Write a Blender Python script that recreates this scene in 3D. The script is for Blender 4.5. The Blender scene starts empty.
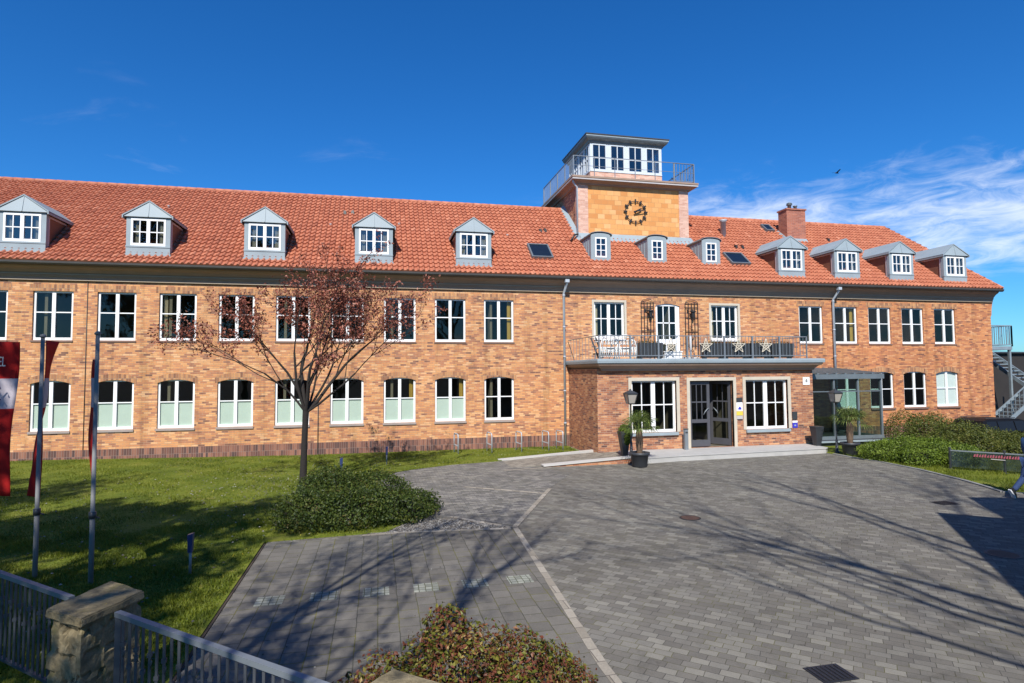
import bpy, math, random
import numpy as np
from mathutils import Vector, Matrix, Quaternion
R = math.radians
rng = np.random.default_rng(7)
random.seed(7)
scene = bpy.context.scene
COL = scene.collection

# ------------------------------------------------------------ camera, sky, sun
SUN_AZ, SUN_EL = R(18), R(43)           # light travels towards +Y, a little towards +X
yaw, pitch, roll = 0.22157228, 0.0526869, -0.00745838
F = Vector((math.sin(yaw)*math.cos(pitch), math.cos(yaw)*math.cos(pitch), math.sin(pitch)))
r0 = Vector((math.cos(yaw), -math.sin(yaw), 0)); u0 = r0.cross(F)
rr = r0*math.cos(roll) + u0*math.sin(roll); uu = -r0*math.sin(roll) + u0*math.cos(roll)
cam_d = bpy.data.cameras.new('camera'); cam = bpy.data.objects.new('camera', cam_d); COL.objects.link(cam)
cam_d.sensor_width = 36; cam_d.lens = 593.31*36/1024; cam_d.clip_end = 3000; cam_d.clip_start = .05
m3 = Matrix((rr, uu, -F)).transposed().to_4x4()
cam.matrix_world = Matrix.Translation((0, -25.009, 3.232)) @ m3
scene.camera = cam

w = bpy.data.worlds.new('World'); scene.world = w; w.use_nodes = True
nt = w.node_tree; nt.nodes.clear()
N = nt.nodes.new; L = nt.links.new
sky = N('ShaderNodeTexSky'); sky.sky_type = 'NISHITA'; sky.sun_disc = False
sky.sun_elevation = SUN_EL; sky.sun_rotation = math.pi + SUN_AZ
sky.air_density = 1.0; sky.dust_density = 0.3; sky.ozone_density = 6.0; sky.altitude = 50
hs = N('ShaderNodeHueSaturation'); hs.inputs['Saturation'].default_value = 1.22; hs.inputs['Value'].default_value = 1.0
L(sky.outputs[0], hs.inputs['Color'])
tint = N('ShaderNodeMix'); tint.data_type = 'RGBA'; tint.blend_type = 'MULTIPLY'; tint.inputs[0].default_value = 1; tint.inputs[7].default_value = (.46, .88, 1.14, 1)   # deep polarised blue
L(hs.outputs[0], tint.inputs[6])
tc = N('ShaderNodeTexCoord')
sep = N('ShaderNodeSeparateXYZ'); L(tc.outputs['Generated'], sep.inputs[0])
def wm(op, a, b=None, c=None, clamp=False):
    n = N('ShaderNodeMath'); n.operation = op; n.use_clamp = clamp
    for i, v in enumerate((a, b, c)):
        if v is None: continue
        if isinstance(v, (int, float)): n.inputs[i].default_value = v
        else: L(v, n.inputs[i])
    return n.outputs[0]
# cirrus: project the view direction on a high flat layer
zz = wm('MAXIMUM', sep.outputs[2], 0.03)
cu = wm('DIVIDE', sep.outputs[0], zz); cv = wm('DIVIDE', sep.outputs[1], zz)
cmb = N('ShaderNodeCombineXYZ'); L(cu, cmb.inputs[0]); L(cv, cmb.inputs[1])
# bank of cirrus in the north east, low over the roofs
azim = wm('ARCTAN2', sep.outputs[0], sep.outputs[1])
hor = wm('SQRT', wm('ADD', wm('MULTIPLY', sep.outputs[0], sep.outputs[0]), wm('MULTIPLY', sep.outputs[1], sep.outputs[1])))
elev = wm('ARCTAN2', sep.outputs[2], hor)
def sstep(x, a, b):
    n = N('ShaderNodeMapRange'); n.interpolation_type = 'SMOOTHSTEP'; L(x, n.inputs[0])
    n.inputs[1].default_value = a; n.inputs[2].default_value = b; n.inputs[3].default_value = 0; n.inputs[4].default_value = 1
    return n.outputs[0]
ang = N('ShaderNodeCombineXYZ'); L(azim, ang.inputs[0]); L(elev, ang.inputs[1])
def streak(rot, sx, sy, det, rough, dist, seed):
    mp = N('ShaderNodeMapping'); L(ang.outputs[0], mp.inputs[0]); mp.inputs['Rotation'].default_value = (0, 0, R(rot)); mp.inputs['Scale'].default_value = (sx, sy, 1); mp.inputs['Location'].default_value = (seed, seed*.7, seed)
    n = N('ShaderNodeTexNoise'); L(mp.outputs[0], n.inputs['Vector']); n.inputs['Scale'].default_value = 1.0; n.inputs['Detail'].default_value = det; n.inputs['Roughness'].default_value = rough; n.inputs['Distortion'].default_value = dist
    return n.outputs[0]
big = streak(-6, 5, 15, 7, .55, .4, 3.1)
fine_ = streak(28, 14, 46, 9, .66, 1.0, 8.4)
n1out = streak(-10, 4, 14, 8, .6, .6, 15.0)
lowish = wm('SUBTRACT', 1.0, sstep(elev, R(11.5), R(19.5)))
above = sstep(elev, R(5.5), R(8.8))
m_az = wm('MULTIPLY', sstep(azim, R(12), R(24)), wm('SUBTRACT', 1.0, sstep(azim, R(85), R(115))))
bank = wm('MULTIPLY', wm('MULTIPLY', lowish, m_az), above)
dens = wm('ADD', wm('MULTIPLY', big, .75), wm('MULTIPLY', fine_, .55))
clo = wm('MULTIPLY', sstep(wm('ADD', dens, wm('MULTIPLY', bank, .28)), .70, 1.13), wm('MULTIPLY', wm('POWER', bank, .7), .80))
# puffs near the horizon on the right
n2 = N('ShaderNodeTexNoise'); L(tc.outputs['Generated'], n2.inputs['Vector']); n2.inputs['Scale'].default_value = 9; n2.inputs['Detail'].default_value = 6
puff = wm('MULTIPLY', sstep(n2.outputs[0], .5, .62), wm('MULTIPLY', wm('SUBTRACT', 1.0, sstep(elev, R(3.5), R(7))), sstep(azim, R(36), R(46))))
# few faint wisps elsewhere
wisp = wm('MULTIPLY', sstep(n1out, .60, .85), wm('MULTIPLY', wm('SUBTRACT', 1.0, sstep(elev, R(14), R(26))), .25))
ctot = wm('MAXIMUM', wm('MAXIMUM', clo, wm('MULTIPLY', puff, .8)), wisp, clamp=True)
mx = N('ShaderNodeMix'); mx.data_type = 'RGBA'; L(ctot, mx.inputs[0]); L(tint.outputs[2], mx.inputs[6]); mx.inputs[7].default_value = (8.6, 9.0, 9.6, 1)
bg = N('ShaderNodeBackground'); bg.inputs[1].default_value = .092; L(mx.outputs[2], bg.inputs[0])
ow = N('ShaderNodeOutputWorld'); L(bg.outputs[0], ow.inputs[0])

sd = bpy.data.lights.new('sun', 'SUN'); sd.energy = 4.6; sd.angle = R(.53); sd.color = (1, .955, .88)
so = bpy.data.objects.new('sun', sd); COL.objects.link(so); so.location = (-20, -60, 60)
ld = Vector((math.sin(SUN_AZ)*math.cos(SUN_EL), math.cos(SUN_AZ)*math.cos(SUN_EL), -math.sin(SUN_EL)))
so.rotation_euler = ld.to_track_quat('-Z', 'Y').to_euler()
vs = scene.view_settings; vs.view_transform = 'Standard'; vs.look = 'None'; vs.exposure = 0.5; vs.gamma = 1
scene.render.engine = 'CYCLES'
scene.cycles.max_bounces = 8; scene.cycles.transparent_max_bounces = 24

# ------------------------------------------------------------ materials
class NT:
    """tiny node helper"""
    def __init__(s, name):
        s.m = bpy.data.materials.new(name); s.m.use_nodes = True; s.t = s.m.node_tree
        s.t.nodes.clear(); s.out = s.n('ShaderNodeOutputMaterial')
    def n(s, k, **kw):
        x = s.t.nodes.new(k)
        for a, b in kw.items(): setattr(x, a, b)
        return x
    def l(s, a, b): s.t.links.new(a, b)
    def put(s, sock, v):
        if isinstance(v, bpy.types.NodeSocket): s.l(v, sock)
        elif isinstance(v, (tuple, list)): sock.default_value = (*v, 1) if len(v) == 3 and sock.type == 'RGBA' else v
        else: sock.default_value = v
    def math(s, op, a, b=None, c=None, clamp=False):
        x = s.n('ShaderNodeMath', operation=op, use_clamp=clamp)
        for i, v in enumerate((a, b, c)):
            if v is not None: s.put(x.inputs[i], v)
        return x.outputs[0]
    def mix(s, f, a, b, mode='MIX'):
        x = s.n('ShaderNodeMix', data_type='RGBA', blend_type=mode)
        s.put(x.inputs[0], f); s.put(x.inputs[6], a); s.put(x.inputs[7], b); return x.outputs[2]
    def ramp(s, f, stops, interp='LINEAR'):
        x = s.n('ShaderNodeValToRGB'); x.color_ramp.interpolation = interp
        e = x.color_ramp.elements
        while len(e) < len(stops): e.new(.5)
        for i, (p, c) in enumerate(stops):
            e[i].position = p; e[i].color = (*c, 1) if len(c) == 3 else c
        s.l(f, x.inputs[0]); return x.outputs[0]
    def noise(s, vec, scale, detail=4, rough=.55, out=0):
        x = s.n('ShaderNodeTexNoise'); x.inputs['Scale'].default_value = scale
        x.inputs['Detail'].default_value = detail; x.inputs['Roughness'].default_value = rough
        if vec is not None: s.l(vec, x.inputs['Vector'])
        return x.outputs[out]
    def pos(s): return s.n('ShaderNodeNewGeometry').outputs['Position']
    def sstep(s, x, a, b, lo=0., hi=1.):
        n = s.n('ShaderNodeMapRange', interpolation_type='SMOOTHSTEP'); s.l(x, n.inputs[0])
        n.inputs[1].default_value = a; n.inputs[2].default_value = b; n.inputs[3].default_value = lo; n.inputs[4].default_value = hi
        return n.outputs[0]
    def bsdf(s, color, rough=.6, metal=0., spec=.5, normal=None, **kw):
        x = s.n('ShaderNodeBsdfPrincipled'); s.put(x.inputs['Base Color'], color); s.put(x.inputs['Roughness'], rough)
        s.put(x.inputs['Metallic'], metal); s.put(x.inputs['Specular IOR Level'], spec)
        if normal is not None: s.l(normal, x.inputs['Normal'])
        for k, v in kw.items(): s.put(x.inputs[k.replace('_', ' ')], v)
        return x.outputs[0]
    def bump(s, h, strength=.3, dist=.02):
        b = s.n('ShaderNodeBump'); b.inputs['Strength'].default_value = strength; b.inputs['Distance'].default_value = dist
        s.l(h, b.inputs['Height']); return b.outputs[0]
    def done(s, sh): s.l(sh, s.out.inputs[0]); return s.m

def plain(name, c, rough=.6, metal=0., spec=.5, var=.18, scale=2.5, bump=0., fine=22):
    t = NT(name); p = t.pos()
    a = t.noise(p, scale, 5); b = t.noise(p, fine, 3)
    k = t.math('ADD', t.math('MULTIPLY', t.math('SUBTRACT', a, .5), 2*var*1.4), t.math('MULTIPLY', t.math('SUBTRACT', b, .5), var))
    f = t.math('ADD', k, 1.0)
    hsv = t.n('ShaderNodeHueSaturation'); t.put(hsv.inputs['Color'], c); t.l(f, hsv.inputs['Value'])
    nn = t.bump(b, bump, .02) if bump else None
    return t.done(t.bsdf(hsv.outputs[0], t.math('ADD', rough, t.math('MULTIPLY', t.math('SUBTRACT', a, .5), .25)), metal, spec, nn))

def uvwall(t):
    g = t.n('ShaderNodeNewGeometry'); sp = t.n('ShaderNodeSeparateXYZ'); t.l(g.outputs['Position'], sp.inputs[0])
    sn = t.n('ShaderNodeSeparateXYZ'); t.l(g.outputs['Normal'], sn.inputs[0])
    side = t.math('GREATER_THAN', t.math('ABSOLUTE', sn.outputs[0]), .6)
    u = t.math('ADD', t.math('MULTIPLY', sp.outputs[1], side), t.math('MULTIPLY', sp.outputs[0], t.math('SUBTRACT', 1., side)))
    top = t.math('GREATER_THAN', t.math('ABSOLUTE', sn.outputs[2]), .7)
    v = t.math('ADD', t.math('MULTIPLY', sp.outputs[1], top), t.math('MULTIPLY', sp.outputs[2], t.math('SUBTRACT', 1., top)))
    return u, v, g.outputs['Position']
def cells(t, u, v, bw, bh, mw, shift=.5, jitter=0.):
    """courses of blocks: random id per block and a joint mask"""
    row = t.math('FLOOR', t.math('DIVIDE', v, bh))
    off = t.math('MULTIPLY', t.math('FLOORED_MODULO', row, 2.), shift)
    if jitter:
        wn = t.n('ShaderNodeTexWhiteNoise', noise_dimensions='1D'); t.l(row, wn.inputs['W'])
        off = t.math('ADD', off, t.math('MULTIPLY', wn.outputs[0], jitter))
    cu = t.math('ADD', t.math('DIVIDE', u, bw), off); col = t.math('FLOOR', cu)
    fu = t.math('FRACT', cu); fv = t.math('FRACT', t.math('DIVIDE', v, bh))
    cx = t.n('ShaderNodeCombineXYZ'); t.l(col, cx.inputs[0]); t.l(row, cx.inputs[1])
    wn = t.n('ShaderNodeTexWhiteNoise', noise_dimensions='2D'); t.l(cx.outputs[0], wn.inputs['Vector'])
    joint = t.math('MAXIMUM', t.math('LESS_THAN', fu, mw/bw), t.math('LESS_THAN', fv, mw/bh))
    return wn.outputs['Value'], joint, wn.outputs['Color']
def masonry(name, stops, mortar, bw=.25, bh=.077, mw=.011, swap=False, shift=.5, jitter=.0, dirt=.25, rough=.8, floor=False, bumpd=.006, patch=None, streaks=0., redder=False):
    t = NT(name); u, v, p = uvwall(t)
    if swap: u, v = v, u
    rnd, joint, rc = cells(t, u, v, bw, bh, mw, shift, jitter)
    big = t.noise(p, .35, 4); mid = t.noise(p, 2.3, 4); fine = t.noise(p, 40, 3)
    sel = t.math('ADD', rnd, t.math('MULTIPLY', t.math('SUBTRACT', mid, .5), .35))
    c = t.ramp(sel, stops)
    c = t.mix(joint, c, mortar)
    f = t.math('ADD', t.math('ADD', 1.0, t.math('MULTIPLY', t.math('SUBTRACT', big, .5), 2*dirt)), t.math('MULTIPLY', t.math('SUBTRACT', fine, .5), .5))
    if redder:       # the right hand wing is built of a redder brick
        sx_ = t.n('ShaderNodeSeparateXYZ'); t.l(p, sx_.inputs[0])
        c = t.mix(t.math('MULTIPLY', t.sstep(sx_.outputs[0], 13, 24), .75), c, t.mix(1., c, (.92, .74, .66), 'MULTIPLY'))
    if streaks:      # rain runs and soot: noise drawn out down the wall
        mp_ = t.n('ShaderNodeMapping'); mp_.inputs['Scale'].default_value = (2.6, 2.6, .22); t.l(p, mp_.inputs[0])
        f = t.math('SUBTRACT', f, t.math('MULTIPLY', t.sstep(t.noise(mp_.outputs[0], 1.0, 6, .62), .46, .72), 2*streaks))
    h = t.n('ShaderNodeHueSaturation'); t.l(c, h.inputs['Color']); t.l(f, h.inputs['Value'])
    c = h.outputs[0]
    if patch:
        c = t.mix(t.math('MULTIPLY', t.sstep(t.noise(p, patch[1], 6, .65), patch[2], patch[3]), patch[4]), c, patch[0])
    hh = t.math('ADD', t.math('SUBTRACT', 1., joint), t.math('MULTIPLY', fine, .5))
    return t.done(t.bsdf(c, rough, 0, .3, t.bump(hh, .6, bumpd)))

B_LIGHT = [(0, (.19, .09, .062)), (.06, (.33, .145, .085)), (.24, (.46, .19, .092)), (.5, (.575, .255, .104)), (.8, (.625, .31, .128)), (1, (.68, .39, .20))]
B_RED = [(0, (.12, .06, .05)), (.10, (.25, .10, .062)), (.4, (.34, .13, .068)), (.7, (.43, .18, .085)), (1, (.55, .28, .14))]
M = {}
M['brick'] = masonry('brick_orange_mixed', B_LIGHT, (.38, .25, .16), dirt=.24, bw=.235, bh=.071, mw=.012, streaks=.16, redder=True, jitter=.3, patch=((.30, .13, .085), .55, .52, .72, .22))
M['brick_red'] = masonry('brick_red_mixed', B_RED, (.36, .27, .20), dirt=.2, bw=.235, bh=.071, streaks=.10, jitter=.3)
M['soldier'] = masonry('brick_soldier_course', [(0, (.19, .085, .05)), (.35, (.36, .165, .08)), (1, (.53, .27, .115))], (.32, .22, .15), swap=True, bw=.24, bh=.085, shift=0, dirt=.1)
M['plinth'] = masonry('brick_dark_plinth', [(0, (.075, .045, .042)), (.4, (.14, .065, .05)), (.75, (.22, .095, .065)), (1, (.30, .14, .09))], (.25, .18, .15), swap=True, bw=.25, bh=.085, shift=0, dirt=.25)
M['clinker'] = masonry('clinker_yellow_panel', [(0, (.54, .225, .07)), (.4, (.62, .285, .092)), (.8, (.66, .325, .115)), (1, (.71, .39, .17))], (.46, .24, .10), bw=.36, bh=.24, mw=.016, shift=.5, jitter=.4, dirt=.14)
M['pilaster'] = masonry('brick_pink_pilaster', [(0, (.50, .27, .20)), (.5, (.60, .36, .27)), (1, (.68, .44, .34))], (.55, .4, .32), bw=.25, bh=.077, dirt=.1)
M['chimney'] = masonry('brick_chimney', [(0, (.27, .09, .06)), (1, (.42, .15, .09))], (.35, .22, .18), dirt=.15)
M['fence'] = plain('shade_dark_fence_paint', (.065, .072, .082), .5, .2, var=.15)  # tree shade over the fence is partly put into this dark paint
M['white'] = plain('painted_white_frame', (.80, .80, .79), .4, var=.04)
M['frame_pale'] = plain('pale_grey_painted_frame', (.56, .60, .63), .45, var=.06)
M['sill'] = plain('sill_light_stone', (.62, .60, .58), .6, var=.1)
M['sill_brown'] = plain('grey_brown_sill', (.30, .245, .22), .7, var=.2)
M['sill_brick'] = plain('brown_brick_sill', (.17, .10, .075), .75, var=.25)
M['sill_grey'] = plain('sill_grey_stone', (.45, .42, .41), .6, var=.12)
M['stone'] = plain('limestone_surround', (.50, .44, .35), .75, var=.12)
M['zinc'] = plain('zinc_sheet', (.265, .315, .34), .55, .0, .4, var=.14, scale=1.5)
M['zinc_dark'] = plain('zinc_dark_sheet', (.16, .185, .20), .45, .3, .5, var=.15)
M['gutter'] = plain('gutter_dark_metal', (.075, .07, .065), .5, .2, var=.15)
M['pole'] = plain('aluminium_flagpole', (.19, .19, .19), .6, .0, .2, var=.1)
M['pipe'] = plain('galvanised_pipe', (.42, .46, .50), .5, .1, var=.12)
M['cove'] = plain('cornice_brown_render', (.30, .205, .15), .7, var=.15)
M['cove_light'] = plain('cornice_light_band', (.36, .29, .21), .6, var=.1)
M['wood_brown'] = plain('brown_boarding', (.17, .075, .045), .6, var=.2)
M['mauve'] = plain('pale_trim_board', (.48, .42, .42), .6, var=.1)
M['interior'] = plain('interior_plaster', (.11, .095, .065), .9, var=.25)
M['dark_metal'] = plain('anthracite_metal', (.045, .048, .052), .4, .1, var=.1)
M['iron'] = plain('black_wrought_iron', (.025, .024, .026), .5, .2, var=.1)
M['grey_metal'] = plain('galvanised_rail', (.21, .235, .255), .45, .3, var=.12)
M['door'] = plain('door_dark_grey', (.075, .075, .085), .4, var=.08)
M['concrete'] = plain('platform_concrete', (.40, .39, .37), .75, var=.14, bump=.2)
M['conc_light'] = plain('ramp_edge_stone', (.46, .44, .41), .8, var=.12)
M['kerb'] = plain('kerb_stone', (.22, .215, .20), .85, var=.2, bump=.3)
M['strip'] = masonry('joint_strip_stone', [(0, (.24, .21, .165)), (1, (.36, .32, .26))], (.13, .11, .09), bw=.3, bh=.3, mw=.012, dirt=.25)
M['blind'] = plain('frosted_blind_film', (.50, .565, .53), .8, var=.06)
M['blind_white'] = plain('white_roller_blind', (.62, .66, .68), .8, var=.04)
M['curtain'] = plain('yellow_curtain', (.42, .28, .05), .9, var=.15)
M['curtain_pale'] = plain('cream_curtain', (.50, .44, .33), .9, var=.12)
M['purple'] = plain('violet_print', (.12, .05, .20), .7, var=.05)
M['bark'] = plain('grey_brown_bark', (.018, .014, .012), .9, var=.35, scale=9, bump=.6)
M['palm_bark'] = plain('palm_fibre', (.13, .085, .055), .95, var=.45, scale=14, bump=.8, fine=45)
M['pot'] = plain('anthracite_planter', (.033, .036, .042), .5, var=.12)
M['soil'] = plain('potting_soil', (.05, .035, .025), .95, var=.3)
M['lamp_glass'] = plain('frosted_lantern_glass', (.34, .31, .27), .25, var=.08)
M['straw'] = plain('straw_white', (.62, .55, .43), .7, var=.1)
M['chair'] = plain('white_lacquered_wire', (.66, .66, .64), .5, var=.08)
M['black'] = plain('black_paint', (.018, .017, .016), .5, var=.05)
M['blue'] = plain('blue_enamel', (.025, .04, .13), .4, var=.08)
M['sign_blue'] = plain('sign_blue', (.045, .045, .42), .4, var=.04)
M['sign_yellow'] = plain('sign_yellow', (.70, .52, .07), .5, var=.04)
M['rust'] = plain('rusty_iron_cover', (.12, .065, .045), .8, .2, var=.3, bump=.4, fine=60)
M['jeans'] = plain('denim_blue', (.035, .065, .16), .9, var=.2, fine=60)
M['jacket'] = plain('teal_blue_jacket', (.02, .07, .17), .75, var=.15)
M['skin'] = plain('skin', (.52, .30, .22), .55, var=.05)
M['hair'] = plain('brown_hair', (.05, .03, .02), .6, var=.2)
M['car'] = plain('dark_blue_car_paint', (.007, .007, .009), .5, .0, .12, var=.03)
M['car_glass'] = plain('dark_car_glass', (.012, .013, .014), .15, 0., .25, var=.03)
M['tyre'] = plain('tyre_rubber', (.02, .02, .02), .85, var=.1)
M['steel'] = plain('steel_stair', (.33, .38, .40), .45, .5, var=.15)
M['shed'] = plain('shade_dark_timber', (.022, .018, .016), .8, var=.2)  # near-black, so the colour carries the shade under the landing
M['shadow_wall'] = plain('grey_render', (.34, .31, .28), .85, var=.1)

def glass_mat(name, tint=(.88, .92, .87), rough=.02, ior=1.5):
    t = NT(name); fr = t.n('ShaderNodeFresnel'); bf = t.n('ShaderNodeNewGeometry').outputs['Backfacing']
    t.l(t.math('ADD', ior, t.math('MULTIPLY', bf, 1/ior-ior)), fr.inputs[0])      # a thin pane reflects alike from both sides
    tr = t.n('ShaderNodeBsdfTransparent'); tr.inputs[0].default_value = (*tint, 1)
    p = t.pos(); nz = t.bump(t.noise(p, 1.1, 2), .05, .05)
    gl = t.n('ShaderNodeBsdfGlossy'); gl.inputs['Roughness'].default_value = rough; t.l(nz, gl.inputs['Normal'])
    mxs = t.n('ShaderNodeMixShader'); t.l(fr.outputs[0], mxs.inputs[0]); t.l(tr.outputs[0], mxs.inputs[1]); t.l(gl.outputs[0], mxs.inputs[2])
    return t.done(mxs.outputs[0])
M['glass'] = glass_mat('window_glass', ior=1.52)
M['glass_coated'] = glass_mat('coated_window_glass', (.55, .6, .62), ior=2.3)
M['glass_green'] = glass_mat('vestibule_green_glass', (.60, .76, .69), ior=2.0)

def tile_mat():
    t = NT('clay_pantile'); p = t.pos()
    at = t.n('ShaderNodeAttribute', attribute_name='rnd')
    c = t.ramp(at.outputs['Fac'], [(0, (.28, .09, .05)), (.25, (.385, .128, .07)), (.7, (.455, .165, .09)), (1, (.53, .23, .14))])
    sp = t.n('ShaderNodeSeparateXYZ'); t.l(p, sp.inputs[0])
    old_and_dim = t.math('SUBTRACT', 1., t.sstep(sp.outputs[0], -14, 10))          # older, greyer roofing of the long wing, plus sun-angle dimming put into the colour
    spots = t.sstep(t.noise(p, 1.6, 8, .7), .52, .74)
    c = t.mix(t.math('MULTIPLY', spots, t.math('ADD', .10, t.math('MULTIPLY', old_and_dim, .32))), c, (.13, .065, .05))
    c = t.mix(t.math('MULTIPLY', old_and_dim, .22), c, (.25, .085, .06))
    fine = t.noise(p, 30, 3)
    h = t.n('ShaderNodeHueSaturation'); t.l(c, h.inputs['Color']); t.l(t.math('ADD', .75, t.math('MULTIPLY', fine, .5)), h.inputs['Value'])
    return t.done(t.bsdf(h.outputs[0], .7, 0, .3))
M['tile'] = tile_mat()

def leaf_mat(name, stops, rough=.5, trans=.25):
    t = NT(name); at = t.n('ShaderNodeAttribute', attribute_name='rnd')
    c = t.ramp(at.outputs['Fac'], stops)
    b = t.bsdf(c, rough, 0, .35)
    tl = t.n('ShaderNodeBsdfTranslucent'); t.l(c, tl.inputs[0])
    m = t.n('ShaderNodeMixShader'); m.inputs[0].default_value = trans; t.l(b, m.inputs[1]); t.l(tl.outputs[0], m.inputs[2])
    return t.done(m.outputs[0])
M['leaf_cherry'] = leaf_mat('bronze_cherry_leaf', [(0, (.085, .026, .018)), (.5, (.27, .078, .048)), (.85, (.41, .145, .095)), (1, (.50, .25, .18))])
M['leaf_bush'] = leaf_mat('dark_bush_leaf', [(0, (.012, .024, .004)), (.45, (.04, .066, .009)), (.8, (.085, .112, .015)), (1, (.12, .08, .025))])
M['leaf_red'] = leaf_mat('red_green_leaf', [(0, (.045, .055, .010)), (.22, (.095, .11, .014)), (.42, (.18, .165, .02)), (.54, (.10, .034, .018)), (.72, (.16, .045, .024)), (.86, (.22, .09, .035)), (1, (.46, .42, .12))])
M['leaf_bright'] = leaf_mat('bright_bush_leaf', [(0, (.04, .07, .008)), (.5, (.11, .165, .014)), (1, (.20, .26, .03))])
M['leaf_hedge'] = leaf_mat('olive_hedge_leaf', [(0, (.03, .045, .008)), (.5, (.085, .105, .016)), (.85, (.15, .155, .026)), (1, (.19, .12, .035))])
M['leaf_palm'] = leaf_mat('palm_frond', [(0, (.04, .065, .012)), (.5, (.11, .16, .03)), (1, (.22, .26, .07))])
M['leaf_tree'] = leaf_mat('tree_leaf', [(0, (.02, .035, .01)), (1, (.06, .09, .02))])
M['blade'] = leaf_mat('grass_blade', [(0, (.05, .08, .006)), (.4, (.12, .155, .010)), (.75, (.195, .215, .017)), (.97, (.31, .29, .06)), (1, (.6, .48, .05))], .6, .3)

def lawn_mat():
    t = NT('lawn_turf'); p = t.pos()
    a = t.noise(p, .7, 6, .6); b = t.noise(p, 7, 5, .65)
    s = t.math('ADD', t.math('MULTIPLY', a, .6), t.math('MULTIPLY', b, .5))
    c = t.ramp(s, [(.3, (.05, .07, .008)), (.5, (.10, .13, .012)), (.62, (.15, .165, .02)), (.75, (.19, .16, .045))])
    return t.done(t.bsdf(c, .9, 0, .2, t.bump(b, .8, .05)))
M['lawn'] = lawn_mat()
def ground_mat():
    t = NT('asphalt_ground'); p = t.pos(); a = t.noise(p, .4, 5); b = t.noise(p, 60, 2)
    c = t.ramp(t.math('ADD', t.math('MULTIPLY', a, .5), t.math('MULTIPLY', b, .5)), [(.3, (.035, .035, .036)), (.7, (.075, .073, .07))])
    return t.done(t.bsdf(c, .9, 0, .3))
M['ground'] = ground_mat()
def paving(name, stops, joint, bw, bh, mw, shift, moss=0., rough=.75, swap=False, dirt=.25, jitter=0, ang=0., stain=0.):
    t = NT(name); p = t.pos()
    sp = t.n('ShaderNodeSeparateXYZ')
    if ang:
        mp_ = t.n('ShaderNodeMapping'); mp_.inputs['Rotation'].default_value = (0, 0, ang); t.l(p, mp_.inputs[0]); t.l(mp_.outputs[0], sp.inputs[0])
    else: t.l(p, sp.inputs[0])
    u, v = sp.outputs[0], sp.outputs[1]
    if swap: u, v = v, u
    # worn hand laid joints
    wob = t.noise(p, 3.0, 2); wob2 = t.noise(p, 3.3, 2)
    u = t.math('ADD', u, t.math('MULTIPLY', t.math('SUBTRACT', wob, .5), .03)); v = t.math('ADD', v, t.math('MULTIPLY', t.math('SUBTRACT', wob2, .5), .03))
    rnd, jm, rc = cells(t, u, v, bw, bh, mw, shift, jitter)
    big = t.noise(p, .5, 5, .6); fine = t.noise(p, 55, 3); mid = t.noise(p, 5, 4)
    c = t.ramp(rnd, stops)
    jc = joint
    if moss: jc = t.mix(t.sstep(t.noise(p, 1.6, 5, .65), .42, .62, 0, moss), joint, (.14, .13, .03))
    c = t.mix(jm, c, jc)
    f = t.math('ADD', t.math('ADD', 1., t.math('MULTIPLY', t.math('SUBTRACT', big, .5), 2*dirt)), t.math('ADD', t.math('MULTIPLY', t.math('SUBTRACT', fine, .5), .5), t.math('MULTIPLY', t.math('SUBTRACT', mid, .5), .35)))
    h = t.n('ShaderNodeHueSaturation'); t.l(c, h.inputs['Color']); t.l(f, h.inputs['Value'])
    if stain:        # worn traffic area, oil spots and sandy joints
        f = t.math('SUBTRACT', f, t.math('MULTIPLY', t.sstep(t.noise(p, 1.1, 7, .68), .54, .72), stain))
        f = t.math('SUBTRACT', f, t.math('MULTIPLY', t.sstep(t.noise(p, 4.2, 3, .5), .66, .74), stain*.8))
        f = t.math('ADD', f, t.math('MULTIPLY', t.sstep(t.noise(p, .22, 4, .6), .48, .7), stain*.5)); t.l(f, h.inputs['Value'])
    hh = t.math('ADD', t.math('SUBTRACT', 1., jm), t.math('ADD', t.math('MULTIPLY', fine, .25), t.math('MULTIPLY', rnd, .4)))
    return t.done(t.bsdf(h.outputs[0], t.math('ADD', rough, t.math('MULTIPLY', t.math('SUBTRACT', mid, .5), .3)), 0, .12, t.bump(hh, .5, .008)))
M['pave_mix'] = paving('paving_mixed_blocks', [(0, (.125, .115, .100)), (.45, (.150, .138, .118)), (.62, (.165, .154, .134)), (.85, (.185, .173, .147)), (1, (.215, .20, .168))], (.068, .064, .058), .205, .13, .008, .5, moss=.5, jitter=.35, ang=R(43), stain=.35)
M['pave_dark'] = paving('paving_dark_slabs', [(0, (.130, .120, .104)), (1, (.168, .155, .134))], (.068, .066, .055), .27, .27, .012, .5, moss=.9, swap=True)
M['pave_side'] = paving('paving_bay_blocks', [(0, (.12, .115, .108)), (.6, (.18, .17, .155)), (1, (.27, .25, .22))], (.05, .048, .04), .2, .1, .009, .5, moss=.6)
M['pave_light'] = paving('paving_light_setts', [(0, (.19, .195, .165)), (1, (.33, .335, .28))], (.08, .085, .06), .1, .1, .012, .0, moss=.5)
M['ramp'] = paving('ramp_pavers', [(0, (.17, .15, .125)), (1, (.30, .27, .22))], (.10, .09, .07), .2, .1, .008, .5)
M['gravel'] = leaf_mat('gravel_stone', [(0, (.06, .05, .04)), (.6, (.14, .125, .11)), (1, (.32, .30, .27))], .8, 0.)
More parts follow.
